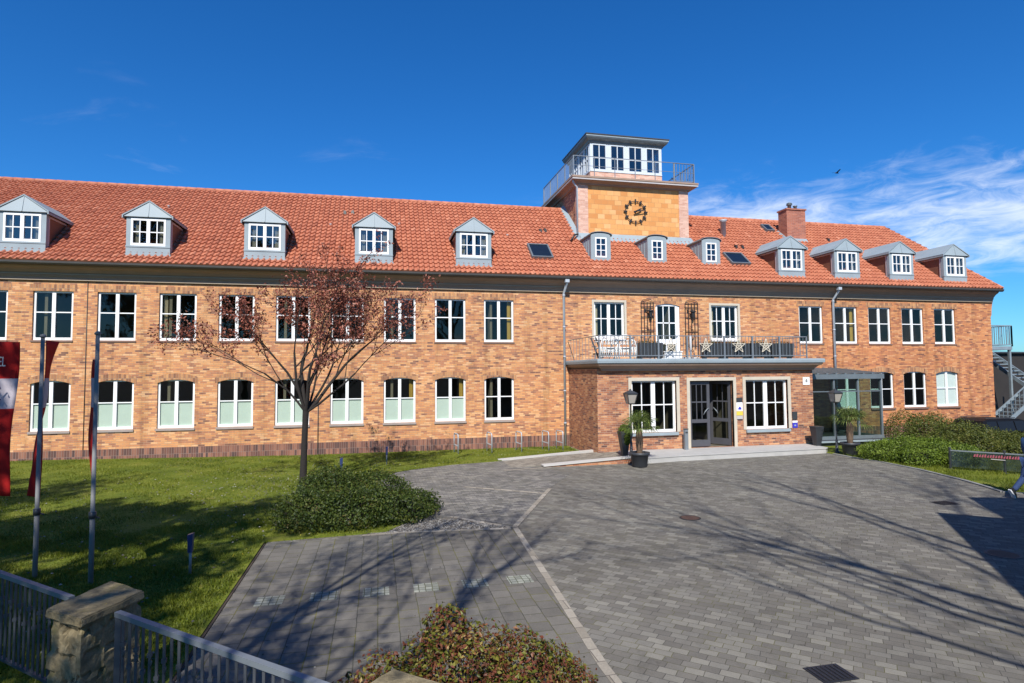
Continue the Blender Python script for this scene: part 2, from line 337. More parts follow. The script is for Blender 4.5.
def pillar_mat():
    t = NT('mossy_sandstone'); p = t.pos()
    a = t.noise(p, 2.2, 7, .65); b = t.noise(p, 11, 6, .7)
    c = t.ramp(t.math('ADD', t.math('MULTIPLY', a, .5), t.math('MULTIPLY', b, .5)), [(.3, (.07, .056, .035)), (.5, (.21, .17, .10)), (.7, (.36, .30, .19))])
    moss = t.sstep(t.noise(p, 3.1, 7, .7), .52, .66)
    c = t.mix(t.math('MULTIPLY', moss, .55), c, (.11, .105, .03))
    lich = t.sstep(t.noise(p, 8.5, 5, .6), .66, .72)
    c = t.mix(lich, c, (.40, .30, .07))
    return t.done(t.bsdf(c, .92, 0, .2, t.bump(b, .9, .04)))
M['pillar'] = pillar_mat()
def flag_mat():
    t = NT('flag_cloth_red_white_band'); sp = t.n('ShaderNodeSeparateXYZ'); p = t.pos(); t.l(p, sp.inputs[0])
    band = t.math('MULTIPLY', t.math('GREATER_THAN', sp.outputs[2], 2.72), t.math('LESS_THAN', sp.outputs[2], 3.20))
    c = t.mix(band, (.55, .022, .02), (.58, .53, .57))
    f = t.noise(p, 5, 4); h = t.n('ShaderNodeHueSaturation'); t.l(c, h.inputs['Color']); t.l(t.math('ADD', .8, t.math('MULTIPLY', f, .4)), h.inputs['Value'])
    b = t.bsdf(h.outputs[0], .8, 0, .2); tl = t.n('ShaderNodeBsdfTranslucent'); t.l(h.outputs[0], tl.inputs[0])
    m = t.n('ShaderNodeMixShader'); m.inputs[0].default_value = .3; t.l(b, m.inputs[1]); t.l(tl.outputs[0], m.inputs[2])
    return t.done(m.outputs[0])
M['flag'] = flag_mat()
def banner_mat():
    t = NT('printed_mesh_banner'); p = t.pos(); n = t.noise(p, 3.5, 4)
    c = t.ramp(n, [(.35, (.008, .014, .013)), (.5, (.018, .032, .032)), (.65, (.04, .06, .06))])
    tr = t.n('ShaderNodeBsdfTransparent'); m = t.n('ShaderNodeMixShader'); m.inputs[0].default_value = .5; t.l(tr.outputs[0], m.inputs[1]); t.l(t.bsdf(c, .8, 0, .15), m.inputs[2])
    return t.done(m.outputs[0])       # open mesh cloth
M['banner'] = banner_mat()
M['pink'] = plain('pink_print', (.32, .065, .10), .6, var=.05)

# ------------------------------------------------------------ mesh builder
WORLD = {}
def wl(o): return WORLD.get(o.name, Vector((0, 0, 0))) if o else Vector((0, 0, 0))
class MB:
    def __init__(s): s.v = []; s.f = []; s.mi = []; s.cur = 0; s.sm = []; s.smooth = False
    def face(s, pts):
        i = len(s.v); s.v += [tuple(p) for p in pts]; s.f.append(tuple(range(i, i+len(pts)))); s.mi.append(s.cur); s.sm.append(s.smooth)
    def addmesh(s, vs, fs):
        i = len(s.v); s.v += [tuple(p) for p in vs]
        for f in fs: s.f.append(tuple(i+k for k in f)); s.mi.append(s.cur); s.sm.append(s.smooth)
    def box(s, x0, x1, y0, y1, z0, z1):
        v = [(x0, y0, z0), (x1, y0, z0), (x1, y1, z0), (x0, y1, z0), (x0, y0, z1), (x1, y0, z1), (x1, y1, z1), (x0, y1, z1)]
        s.addmesh(v, [(0, 3, 2, 1), (4, 5, 6, 7), (0, 1, 5, 4), (1, 2, 6, 5), (2, 3, 7, 6), (3, 0, 4, 7)])
    def hexa(s, b, t):
        n = len(b); s.addmesh(list(b)+list(t), [tuple(range(n))[::-1], tuple(range(n, 2*n))] + [(k, (k+1) % n, n+(k+1) % n, n+k) for k in range(n)])
    def bar(s, a, b, wx, wz=None, up=(0, 0, 1)):
        wz = wz or wx; a = Vector(a); b = Vector(b); d = (b-a).normalized(); up = Vector(up)
        if abs(d.dot(up)) > .95: up = Vector((0, 1, 0)) if abs(d.y) < .9 else Vector((1, 0, 0))
        sx = d.cross(up).normalized()*wx/2; sz = sx.cross(d).normalized()*wz/2
        s.hexa([a-sx-sz, a+sx-sz, a+sx+sz, a-sx+sz], [b-sx-sz, b+sx-sz, b+sx+sz, b-sx+sz])
    def tube(s, pts, rad, n=8, cap=True):
        pts = [Vector(p) for p in pts]
        if isinstance(rad, (int, float)): rad = [rad]*len(pts)
        vs = []; nrm = None
        for i, p in enumerate(pts):
            d = (pts[min(i+1, len(pts)-1)]-pts[max(i-1, 0)]).normalized()
            if nrm is None: nrm = d.orthogonal().normalized()
            else:
                nrm = (nrm-d*nrm.dot(d))
                nrm = nrm.normalized() if nrm.length > 1e-5 else d.orthogonal().normalized()
            b = d.cross(nrm)
            for k in range(n):
                a = 2*math.pi*k/n; vs.append(p+(nrm*math.cos(a)+b*math.sin(a))*rad[i])
        fs = [(i*n+k, i*n+(k+1) % n, (i+1)*n+(k+1) % n, (i+1)*n+k) for i in range(len(pts)-1) for k in range(n)]
        if cap: fs += [tuple(range(n))[::-1], tuple(range((len(pts)-1)*n, len(pts)*n))]
        o = s.smooth; s.smooth = True; s.addmesh(vs, fs); s.smooth = o
    def lathe(s, prof, cx=0, cy=0, n=20, z0=0, smooth=True):
        vs = []; 
        for r, z in prof:
            for k in range(n):
                a = 2*math.pi*(k+.5)/n; vs.append((cx+r*math.cos(a), cy+r*math.sin(a), z0+z))
        fs = [(i*n+k, i*n+(k+1) % n, (i+1)*n+(k+1) % n, (i+1)*n+k) for i in range(len(prof)-1) for k in range(n)]
        fs += [tuple(range(n))[::-1], tuple(range((len(prof)-1)*n, len(prof)*n))]
        o = s.smooth; s.smooth = smooth; s.addmesh(vs, fs); s.smooth = o
    def extrude_x(s, prof, x0, x1):
        s.hexa([(x0, y, z) for y, z in prof], [(x1, y, z) for y, z in prof])
    def extrude_y(s, prof, y0, y1):
        s.hexa([(x, y0, z) for x, z in prof], [(x, y1, z) for x, z in prof])
    def extrude_z(s, prof, z0, z1):
        s.hexa([(x, y, z0) for x, y in prof], [(x, y, z1) for x, y in prof])
    def build(s, name, mat, parent=None, fix=True):
        me = bpy.data.meshes.new(name); o0 = wl(parent)
        me.from_pydata([(a-o0.x, b-o0.y, c-o0.z) for a, b, c in s.v], [], s.f)
        mats = mat if isinstance(mat, list) else [mat]
        for m in mats: me.materials.append(M[m] if isinstance(m, str) else m)
        me.polygons.foreach_set('material_index', s.mi); me.polygons.foreach_set('use_smooth', s.sm)
        if fix:
            import bmesh
            bm = bmesh.new(); bm.from_mesh(me); bmesh.ops.recalc_face_normals(bm, faces=bm.faces); bm.to_mesh(me); bm.free()
        me.update()
        o = bpy.data.objects.new(name, me); COL.objects.link(o)
        if parent: o.parent = parent
        WORLD[o.name] = o0
        return o
def np_mesh(name, V, Fq, mat, parent=None, rnd=None, smooth=False, origin=None):
    """big meshes straight from numpy: V (n,3), Fq (m,k) k = 3 or 4"""
    me = bpy.data.meshes.new(name); o0 = wl(parent) if origin is None else Vector(origin)
    V = np.asarray(V, np.float32)-np.array(o0, np.float32); Fq = np.asarray(Fq, np.int32)
    me.vertices.add(len(V)); me.vertices.foreach_set('co', V.ravel())
    k = Fq.shape[1]; me.loops.add(Fq.size); me.loops.foreach_set('vertex_index', Fq.ravel())
    me.polygons.add(len(Fq)); me.polygons.foreach_set('loop_start', np.arange(len(Fq), dtype=np.int32)*k)
    try: me.polygons.foreach_set('loop_total', np.full(len(Fq), k, np.int32))
    except Exception: pass
    me.polygons.foreach_set('use_smooth', np.full(len(Fq), smooth))
    me.update(calc_edges=True)
    if rnd is not None:
        at = me.attributes.new('rnd', 'FLOAT', 'FACE'); at.data.foreach_set('value', np.asarray(rnd, np.float32))
    me.materials.append(M[mat] if isinstance(mat, str) else mat)
    o = bpy.data.objects.new(name, me); COL.objects.link(o)
    if parent: o.parent = parent
    if origin is not None: o.location = origin
    WORLD[o.name] = o0
    return o
def tag(o, label=None, cat=None, group=None, kind=None):
    if label: o['label'] = label
    if cat: o['category'] = cat
    if group: o['group'] = group
    if kind: o['kind'] = kind
    return o
def thing(name, loc, label, cat, group=None):
    o = bpy.data.objects.new(name, None); COL.objects.link(o); o.location = loc; o.empty_display_size = .3
    WORLD[o.name] = Vector(loc); tag(o, label, cat, group); return o
def shift_to(o, loc):
    """set the origin of a single mesh thing at loc without moving it"""
    o.data.transform(Matrix.Translation(-Vector(loc))); o.location = loc; WORLD[o.name] = Vector(loc); return o
def copy_tree(o, parent=None):
    c = o.copy(); COL.objects.link(c)
    if parent: c.parent = parent
    for ch in list(o.children): copy_tree(ch, c)
    return c
def dup(o, loc, rz=None, label=None, group=None, sc=None):
    c = copy_tree(o); c.location = loc
    if rz is not None: c.rotation_euler = (0, 0, rz)
    if sc is not None: c.scale = (sc, sc, sc) if isinstance(sc, (int, float)) else sc
    if label: c['label'] = label
    if group: c['group'] = group
    return c
def struct(o): o['kind'] = 'structure'; return o

# ------------------------------------------------------------ ground and paving
mb = MB(); mb.face([(-900, -900, -.62), (900, -900, -.62), (900, 900, -.62), (-900, 900, -.62)]); struct(mb.build('ground', 'ground'))
def slab(name, poly, z0, z1, mat):
    m = MB(); m.extrude_z(poly, z0, z1); return struct(m.build(name, mat))
KERB = [(17.15, -5.2), (17.12, -6.48), (17.22, -7.4), (17.07, -9.0), (16.66, -10.75), (16.3, -11.76), (16.0, -12.45), (16.6, -13.1), (18.5, -13.9), (22, -15), (30, -17)]
slab('courtyard_paving', [(-2.08, -27), (32, -27)] + [(x, y) for x, y in KERB[::-1]] + [(17.15, .02), (-2.08, .02)], -.6, 0, 'pave_mix')
slab('parking_bay_paving', [(-2.06, -27), (2.38, -27), (2.43, -18.75), (2.73, -12.79), (.6, -12.62), (-2.06, -12.75)], .001, .005, 'pave_dark')
slab('path_paving', [(2.86, -12.6), (1.64, -11.50), (.3, -11), (-.1, -6.3), (.55, -4.9), (1.2, -4.5), (2.55, -3.85), (4.4, -3.4), (5.2, -5.2), (6.1, -6.6), (4.62, -8.95)], .001, .006, 'pave_side')
def strip(name, pts, wd, z=.010):
    m = MB()
    for a, b in zip(pts, pts[1:]):
        a = Vector((*a, 0)); b = Vector((*b, 0)); d = (b-a).normalized(); n = Vector((-d.y, d.x, 0))*wd/2
        m.hexa([a-n+Vector((0, 0, .0)), b-n, b+n, a+n], [p+Vector((0, 0, z)) for p in (a-n, b-n, b+n, a+n)])
    return struct(m.build(name, 'strip'))
strip('paving_strip', [(2.40, -27), (2.43, -18.66), (2.80, -12.77)], .115)
strip('paving_strip', [(2.80, -12.70), (4.68, -8.91)], .115)
strip('paving_strip', [(2.70, -12.72), (1.62, -11.48)], .12, .011)
strip('paving_strip', [(2.70, -12.80), (.55, -12.56), (-.3, -12.60)], .12, .012)
strip('paving_strip', [(2.39, -8.06), (4.35, -9.55)], .13, .012)
strip('paving_strip', [(4.05, -5.6), (5.75, -5.42)], .12, .012)
for x in (-1.5, -.76, -.02, .72, 1.46, 2.17):
    m = MB(); m.extrude_z([(x-.19, -15.97), (x+.19, -15.97), (x+.19, -15.63), (x-.19, -15.63)], .006, .010); struct(m.build('light_sett_square', 'pave_light'))
# gravel wedge in front of the bush
gp = np.array([(2.66, -12.70), (1.62, -11.72), (.4, -11.5), (-.3, -12.45), (.6, -12.52)])
def pts_in_poly(poly, n):
    lo = poly.min(0); hi = poly.max(0); out = []
    while sum(map(len, out)) < n:
        p = rng.uniform(lo, hi, (n*2, 2)); ins = np.zeros(len(p), bool); j = len(poly)-1
        for i in range(len(poly)):
            a, b = poly[i], poly[j]
            c = ((a[1] > p[:, 1]) != (b[1] > p[:, 1])) & (p[:, 0] < (b[0]-a[0])*(p[:, 1]-a[1])/(b[1]-a[1]+1e-12)+a[0]); ins ^= c; j = i
        out.append(p[ins])
    return np.concatenate(out)[:n]
def pebbles(name, P, z, smin, smax, mat, label, cat):
    n = len(P); s = rng.uniform(smin, smax, n); a = rng.uniform(0, 2*math.pi, n)
    base = np.array([(1, 0, .0), (0, 1, .0), (-1, 0, 0), (0, -1, 0), (0, 0, .7)])
    ca, sa = np.cos(a), np.sin(a); V = np.zeros((n, 5, 3))
    for k in range(5):
        x, y, zz_ = base[k]; jit = rng.uniform(.7, 1.2, n)
        V[:, k, 0] = P[:, 0]+s*jit*(x*ca-y*sa); V[:, k, 1] = P[:, 1]+s*jit*(x*sa+y*ca); V[:, k, 2] = z+s*zz_*jit
    Fb = np.array([(0, 1, 4), (1, 2, 4), (2, 3, 4), (3, 0, 4)])
    Fq = (np.arange(n)[:, None, None]*5+Fb[None]).reshape(-1, 3)
    o = np_mesh(name, V.reshape(-1, 3), Fq, mat, rnd=np.repeat(rng.uniform(0, 1, n), 4)); tag(o, label, cat, kind='stuff'); return o
m = MB(); m.extrude_z([tuple(p) for p in gp], .0, .009); struct(m.build('gravel_bed', 'kerb'))
pebbles('gravel', pts_in_poly(gp, 3200), .008, .010, .036, 'gravel', 'pale gravel and cobbles in a wedge in front of the round bush', 'gravel')
# litter of fallen petals and grit on the paving
lit = np.stack([rng.uniform(-2, 16, 420), rng.uniform(-19, -6, 420)], 1)
pebbles('grit', lit, .011, .006, .02, 'gravel', 'pale grit and leaf litter scattered over the courtyard paving', 'litter')

LAWN = np.array([(-34, -.02), (-34, -19.5), (-2.12, -19.5), (-2.12, -12.6), (.2, -12.45), (.75, -11.6), (.75, -10.4), (.2, -8.2), (-.03, -6.44), (.59, -5.03), (1.19, -4.56), (2.55, -3.93), (4.44, -3.50), (7.1, -2.62), (8.1, -2.2), (8.1, -.02)])
def lawn_h(x, y):
    return .03 + .16*np.clip((-x-3)/9, 0, 1)*np.clip((y+12)/9, 0, 1)
def lawn_mesh():
    import bmesh
    bm = bmesh.new(); bm.faces.new([bm.verts.new((x, y, 0)) for x, y in LAWN])
    for ax, lo, hi in ((0, -34, 8), (1, -19, 0)):
        for c in np.arange(lo+.5, hi, .75):
            bmesh.ops.bisect_plane(bm, geom=bm.verts[:]+bm.edges[:]+bm.faces[:], plane_co=(c, 0, 0) if ax == 0 else (0, c, 0), plane_no=(1, 0, 0) if ax == 0 else (0, 1, 0))
    for v in bm.verts: v.co.z = float(lawn_h(v.co.x, v.co.y)) + .012*math.sin(v.co.x*1.7)*math.sin(v.co.y*1.3)
    r = bmesh.ops.extrude_face_region(bm, geom=bm.faces[:])
    for g in r['geom']:
        if isinstance(g, bmesh.types.BMVert): g.co.z = -.3
    bmesh.ops.recalc_face_normals(bm, faces=bm.faces)
    me = bpy.data.meshes.new('lawn'); bm.to_mesh(me); bm.free(); me.materials.append(M['lawn'])
    o = bpy.data.objects.new('lawn', me); COL.objects.link(o); return struct(o)
lawn_mesh()
slab('lawn_edge_kerb', [(-2.135, -20), (-2.085, -20), (-2.085, -12.74), (-2.135, -12.74)], -.2, .012, 'soil')
def grass(name, P, hz, h, mat, label, lean=.6, wd=.009):
    wear = np.sin(P[:, 0]*1.9+2*np.sin(P[:, 1]*.7))*np.sin(P[:, 1]*2.3+1.3*np.sin(P[:, 0]*1.1))+rng.normal(0, .22, len(P)); P = P[wear < .72]
    n = len(P); a = rng.uniform(0, 2*math.pi, n); hh = h*rng.uniform(.5, 1.25, n)*(1+.45*np.sin(P[:, 0]*3.7+P[:, 1])*np.sin(P[:, 1]*4.1)); la = rng.uniform(0, 2*math.pi, n)
    V = np.zeros((n, 3, 3)); dx, dy = np.cos(a)*wd, np.sin(a)*wd
    z = hz(P[:, 0], P[:, 1])-.008
    V[:, 0] = np.stack([P[:, 0]-dx, P[:, 1]-dy, z], 1); V[:, 1] = np.stack([P[:, 0]+dx, P[:, 1]+dy, z], 1)
    V[:, 2] = np.stack([P[:, 0]+np.cos(la)*hh*lean, P[:, 1]+np.sin(la)*hh*lean, z+hh], 1)
    patch = .5+.3*np.sin(P[:, 0]*.9+1)*np.sin(P[:, 1]*.8)+.3*np.sin(P[:, 0]*2.3+P[:, 1]*1.7)*np.sin(P[:, 1]*3.1-P[:, 0])  # tone patches of the turf; their contrast also paints in patchy shade
    r = np.clip(rng.uniform(0, .7, n)*.7+.5*patch-.06, 0, .96); r[rng.uniform(0, 1, n) < .0025] = 1
    o = np_mesh(name, V.reshape(-1, 3), np.arange(n*3).reshape(-1, 3), mat, rnd=r); tag(o, label, 'grass', kind='stuff'); return o
vis = np.array([(-17, -.1), (-12, -9), (-5.9, -17.2), (-2.16, -19), (-2.16, -12.8), (.2, -12.4), (.7, -10), (-.05, -6.5), (.59, -5.05), (2.5, -4), (7, -2.7), (8, -2.3), (8, -.1)])
Pa = pts_in_poly(vis, 150000)
near = pts_in_poly(np.array([(-7, -16.5), (-4, -19), (-2.16, -19), (-2.16, -11), (-9, -11)]), 70000)
grass('grass', np.concatenate([Pa, near]), lawn_h, .048, 'blade', 'short spring lawn grass with dandelions between wall and paving')

lf = pts_in_poly(vis, 900)
pebbles('fallen_petals', np.concatenate([lf, np.stack([rng.normal(-2, 1.8, 500), rng.normal(-7.2, 1.5, 500)], 1)]), .11, .012, .028, 'gravel', 'pale fallen petals and daisies scattered on the lawn', 'petals')
# right hand kerb, verge and lower parking ground
for a, b in zip(KERB[:7], KERB[1:7]): pass
m = MB()
kp = [Vector((x, y, 0)) for x, y in KERB]
for i in range(len(kp)-1):
    d = (kp[i+1]-kp[i]).normalized(); n = Vector((-d.y, d.x, 0))*.055
    m.hexa([p for p in (kp[i]-n, kp[i+1]-n, kp[i+1]+n, kp[i]+n)], [p+Vector((0, 0, .035)) for p in (kp[i]-n, kp[i+1]-n, kp[i+1]+n, kp[i]+n)])
struct(m.build('verge_kerb', 'kerb'))
VERGE = KERB[:] + [(32, -14), (27, -9), (22.5, -5), (22.3, .02), (17.15, .02)]
slab('verge', VERGE, -.6, .012, 'lawn')
vp = np.array([(17.2, -7), (17.1, -9), (16.4, -11.7), (16.1, -12.4), (18.5, -13.6), (22, -14), (24, -9), (22.5, -5.2), (17.3, -5.5)])
grass('grass', pts_in_poly(vp, 32000), lambda x, y: np.full(len(x), .012), .08, 'blade', 'green grass verge between the kerb and the low banner fence')
slab('car_park', [(22.3, -4.8), (27, -9), (32, -14), (60, -14), (60, 14), (22.3, 14)], -.6, -.55, 'ground')

# ------------------------------------------------------------ the brick building
XL, XR, YB = -22.0, 31.66, 9.2
ZW = 6.86
BLD = thing('brick_building', (8, 4, 0), 'long two storey orange brick hotel building with red tiled roof and clock tower', 'building')
LWX = [-13.839+2.1*i for i in range(-3, 10)]
RWX = [20.63, 22.63, 24.63, 26.64, 28.66]
holes = []
UPZ = (4.56, 6.38); LOZ = (1.22, 3.07)
for c in LWX:
    holes.append((c-.655, c+.655, *UPZ, 0)); holes.append((c-.65, c+.65, *LOZ, .12))
for c in RWX:
    holes.append((c-.67, c+.67, *UPZ, 0))
for c in RWX[1:]:
    holes.append((c-.70, c+.70, 1.34, 3.14, .12))
holes.append((9.40, 10.87, 4.74, 6.39, 0))      # casement over the porch, left
holes.append((12.40, 13.62, 3.74, 6.36, .10))   # balcony door
holes.append((15.20, 16.64, 4.70, 6.34, 0))
def wall_front(m, x0, x1, z0, z1, Y, holes, rev=.13):
    xs = sorted({x0, x1, *[h[0] for h in holes], *[h[1] for h in holes]})
    for a, b in zip(xs, xs[1:]):
        hs_ = sorted([(h[2], h[3]) for h in holes if h[0] <= a+1e-6 and h[1] >= b-1e-6])
        z = z0
        for h0, h1 in hs_:
            if h0 > z: m.face([(a, Y, z), (b, Y, z), (b, Y, h0), (a, Y, h0)])
            z = h1
        if z < z1: m.face([(a, Y, z), (b, Y, z), (b, Y, z1), (a, Y, z1)])
    for h in holes:
        a, b, c, d, rise = h
        m.face([(a, Y, c), (a, Y+rev, c), (a, Y+rev, d), (a, Y, d)]); m.face([(b, Y, c), (b, Y, d), (b, Y+rev, d), (b, Y+rev, c)])
        m.face([(a, Y, d), (a, Y+rev, d), (b, Y+rev, d), (b, Y, d)]); m.face([(a, Y, c), (b, Y, c), (b, Y+rev, c), (a, Y+rev, c)])
        if rise:
            n = 8; mid = (a+b)/2; hw = (b-a)/2
            arc = [(a+(b-a)*k/n, d-rise*((a+(b-a)*k/n-mid)/hw)**2) for k in range(n+1)]
            for p, q in zip(arc, arc[1:]):
                m.face([(p[0], Y, p[1]), (q[0], Y, q[1]), (q[0], Y, d+.0), (p[0], Y, d+.0)])
                m.face([(p[0], Y, p[1]), (p[0], Y+rev-.004, p[1]), (q[0], Y+rev-.004, q[1]), (q[0], Y, q[1])])
m = MB(); wall_front(m, XL, XR, -.6, ZW, 0, holes)
m.face([(XR, 0, -.6), (XR, YB, -.6), (XR, YB, ZW), (XR, 0, ZW)]); m.face([(XL, 0, -.6), (XL, YB, -.6), (XL, YB, ZW), (XL, 0, ZW)])
m.face([(XL, YB, -.6), (XR, YB, -.6), (XR, YB, ZW), (XL, YB, ZW)])
m.build('wall', 'brick', BLD, fix=False)
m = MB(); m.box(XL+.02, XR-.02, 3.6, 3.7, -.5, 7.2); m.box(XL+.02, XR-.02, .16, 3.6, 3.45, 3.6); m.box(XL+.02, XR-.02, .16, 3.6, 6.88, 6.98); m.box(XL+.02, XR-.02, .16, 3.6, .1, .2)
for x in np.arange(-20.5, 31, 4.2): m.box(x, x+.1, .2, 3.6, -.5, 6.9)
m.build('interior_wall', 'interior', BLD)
m = MB(); m.box(XL, 8.17, -.03, -.001, -.3, .50); m.box(17.8, XR+.02, -.03, -.001, -.6, .45); m.build('plinth', 'plinth', BLD)
# corner corbel at the right end
m = MB(); m.extrude_y([(XR+.002, 6.0), (XR+.06, 6.1), (XR+.10, 6.5), (XR+.22, 7.0), (XR+.002, 7.2)], -.0, .55); m.build('corner_corbel', 'brick', BLD)

def window(x0, x1, z0, z1, Y, parent, kind='two', blind=0., curtain=None, sill='sill', lintel=None, arch=0., tz=.42, rev=.07, side='r', sill_h=.075, fw=.075, mw=.12, sill_out=.06, name='window', box_reveal=True, bars=None, pale=False):
    """frame is the part; glass, sill, lintel, blind and curtain are its sub-parts"""
    y0, y1 = Y+rev, Y+rev+.06
    m = MB(); mid = (x0+x1)/2
    m.box(x0, x0+fw, y0, y1, z0, z1); m.box(x1-fw, x1, y0, y1, z0, z1)
    m.box(x0+fw, x1-fw, y0, y1, z0, z0+.10); m.box(x0+fw, x1-fw, y0, y1, z1-.06, z1)
    zt = z1-(z1-z0)*tz
    spans = []
    if kind == 'two':
        m.box(mid-mw/2, mid+mw/2, y0-.012, y1-.01, z0+.10, z1-.06); spans = [(x0+fw, mid-mw/2), (mid+mw/2, x1-fw)]
    else: spans = [(x0+fw, x1-fw)]
    for a, b in spans:
        m.box(a, b, y0+.008, y1-.01, zt-.02, zt+.02)
        for k in range(1, bars or 1):
            c = a+(b-a)*k/bars; m.box(c-.016, c+.016, y0+.010, y1-.012, z0+.10, zt-.02); m.box(c-.016, c+.016, y0+.010, y1-.012, zt+.02, z1-.06)
    w_ = m.build(name, 'white', parent)
    g = MB(); g.face([(x0+fw, y0+.035, z0+.1), (x1-fw, y0+.035, z0+.1), (x1-fw, y0+.035, z1-.06), (x0+fw, y0+.035, z1-.06)]); g.build('pane', 'glass', w_, fix=False)
    if sill:
        s_ = MB(); s_.hexa([(x0-.03, Y-sill_out, z0-sill_h), (x1+.03, Y-sill_out, z0-sill_h), (x1+.03, y0, z0-sill_h), (x0-.03, y0, z0-sill_h)], [(x0-.03, Y-sill_out, z0-.02), (x1+.03, Y-sill_out, z0-.02), (x1+.03, y0, z0+.004), (x0-.03, y0, z0+.004)]); s_.build('sill', sill, w_)
    if lintel:
        l = MB()
        if arch:
            n = 12; a0, a1 = x0-.1, x1+.1; hw = (x1-x0)/2
            zz_ = lambda x: z1-arch*((x-mid)/hw)**2
            for k in range(n):
                a = a0+(a1-a0)*k/n; b = a0+(a1-a0)*(k+1)/n
                l.hexa([(a, Y-.004, zz_(a)+.002), (b, Y-.004, zz_(b)+.002), (b, Y+.05, zz_(b)+.002), (a, Y+.05, zz_(a)+.002)], [(a, Y-.004, zz_(a)+.24), (b, Y-.004, zz_(b)+.24), (b, Y+.05, zz_(b)+.24), (a, Y+.05, zz_(a)+.24)])
        else: l.box(x0-.12, x1+.12, Y-.004, Y+.05, z1+.001, z1+.25)
        l.build('lintel', lintel, w_)
    if blind:
        b = MB()
        for a, c in spans: b.box(a, c, y0+.062, y0+.07, z0+.1, z0+(z1-z0)*blind)
        b.build('blind', 'blind' if not pale else 'blind_white', w_)
    if curtain:
        cm = MB()
        for (sd_, mt) in curtain: pass
        sds = [c[0] for c in curtain]
        for sd_ in sds:
            if sd_ == 'r': ca, cb = x1-.25, x1-fw-.01
            elif sd_ == 'l': ca, cb = x0+fw+.01, x0+.24
            else: ca, cb = mid-.2, mid+.1
            k = 12
            for i in range(k):
                a = ca+(cb-ca)*i/k; b = ca+(cb-ca)*(i+1)/k
                ya = y0+.16+.03*math.sin(i*1.9); yb = y0+.16+.03*math.sin((i+1)*1.9)
                cm.face([(a, ya, z0+.1), (b, yb, z0+.1), (b, yb, z1-.06), (a, ya, z1-.06)])
        cm.build('curtain', curtain[0][1], w_)
    return w_
for i, c in enumerate(LWX):
    k = i-4
    cu_ = [('r', 'curtain')] if k == 8 else ([('l', 'curtain_pale')] if k in (2,) else None)
    window(c-.65, c+.65, *UPZ, 0, BLD, tz=.43, curtain=cu_, lintel='soldier', sill='sill_brick', sill_out=.03)
    cl_ = [('r', 'curtain')] if k in (6, 7) else None
    window(c-.645, c+.645, *LOZ, 0, BLD, tz=.46, blind=(.54+.015*math.sin(k*5.1)) if k != 8 else 0, lintel='soldier', arch=.12, sill='sill_brown', curtain=cl_, sill_h=.09, sill_out=.045)
for i, c in enumerate(RWX):
    window(c-.665, c+.665, *UPZ, 0, BLD, tz=.45, lintel='soldier', sill='sill_brick', sill_out=.03, curtain=[('r', 'curtain')] if i == 1 else None)
    if i: window(c-.695, c+.695, 1.34, 3.14, 0, BLD, tz=.48, lintel='soldier', arch=.12, sill='sill_brick', blind=.97 if i == 4 else (.5 if i == 1 else 0), pale=True, sill_h=.09)
def surround(x0, x1, z0, z1, Y, wd, parent, out=.035, bottom=False):
    m = MB(); m.box(x0-wd, x0, Y-out, Y+.08, z0, z1+wd); m.box(x1, x1+wd, Y-out, Y+.08, z0, z1+wd); m.box(x0, x1, Y-out, Y+.08, z1, z1+wd)
    if bottom: m.box(x0-wd, x1+wd, Y-out-.02, Y+.08, z0-wd*.7, z0)
    return m.build('stone_surround', 'stone', parent)
for a, b, c, d in ((9.41, 10.86, 4.74, 6.38), (15.21, 16.63, 4.70, 6.33)):
    surround(a, b, c, d, 0, .10, BLD, .02); window(a, b, c, d, 0, BLD, tz=.45, bars=2, rev=.10, fw=.09, sill='sill', mw=.14, curtain=[('l', 'curtain_pale')])
# balcony door
def balcony_door():
    x0, x1, z0, z1 = 12.41, 13.61, 3.745, 6.355; y0, y1 = .06, .12
    m = MB(); m.box(x0, x0+.1, y0, y1, z0, z1); m.box(x1-.2, x1, y0, y1, z0, z1); a, b = x0+.1, x1-.2
    m.box(a, b, y0, y1, z0, z0+.35); m.box(a, b, y0, y1, 4.5, 4.72); m.box(a, b, y0, y1, z1-.1, z1)
    for k in (1, 2):
        c = a+(b-a)*k/3; m.box(c-.02, c+.02, y0+.01, y1-.01, 4.72, z1-.1)
    m.box(a, b, y0+.01, y1-.01, 5.45, 5.50); m.box((a+b)/2-.02, (a+b)/2+.02, y0+.01, y1-.01, 4.1, 4.5)
    w_ = m.build('balcony_door', 'white', BLD)
    g = MB(); g.face([(a, y0+.03, z0+.3), (b, y0+.03, z0+.3), (b, y0+.03, z1-.1), (a, y0+.03, z1-.1)]); g.build('pane', 'glass', w_, fix=False)
    h = MB(); h.tube([(x1-.1, y0-.03, 4.85), (x1-.22, y0-.04, 4.85)], .012, 6); h.build('handle', 'grey_metal', w_)
    l = MB(); l.box(x0-.12, x1+.12, -.004, .05, z1+.005, z1+.25); l.build('lintel', 'soldier', w_)
balcony_door()

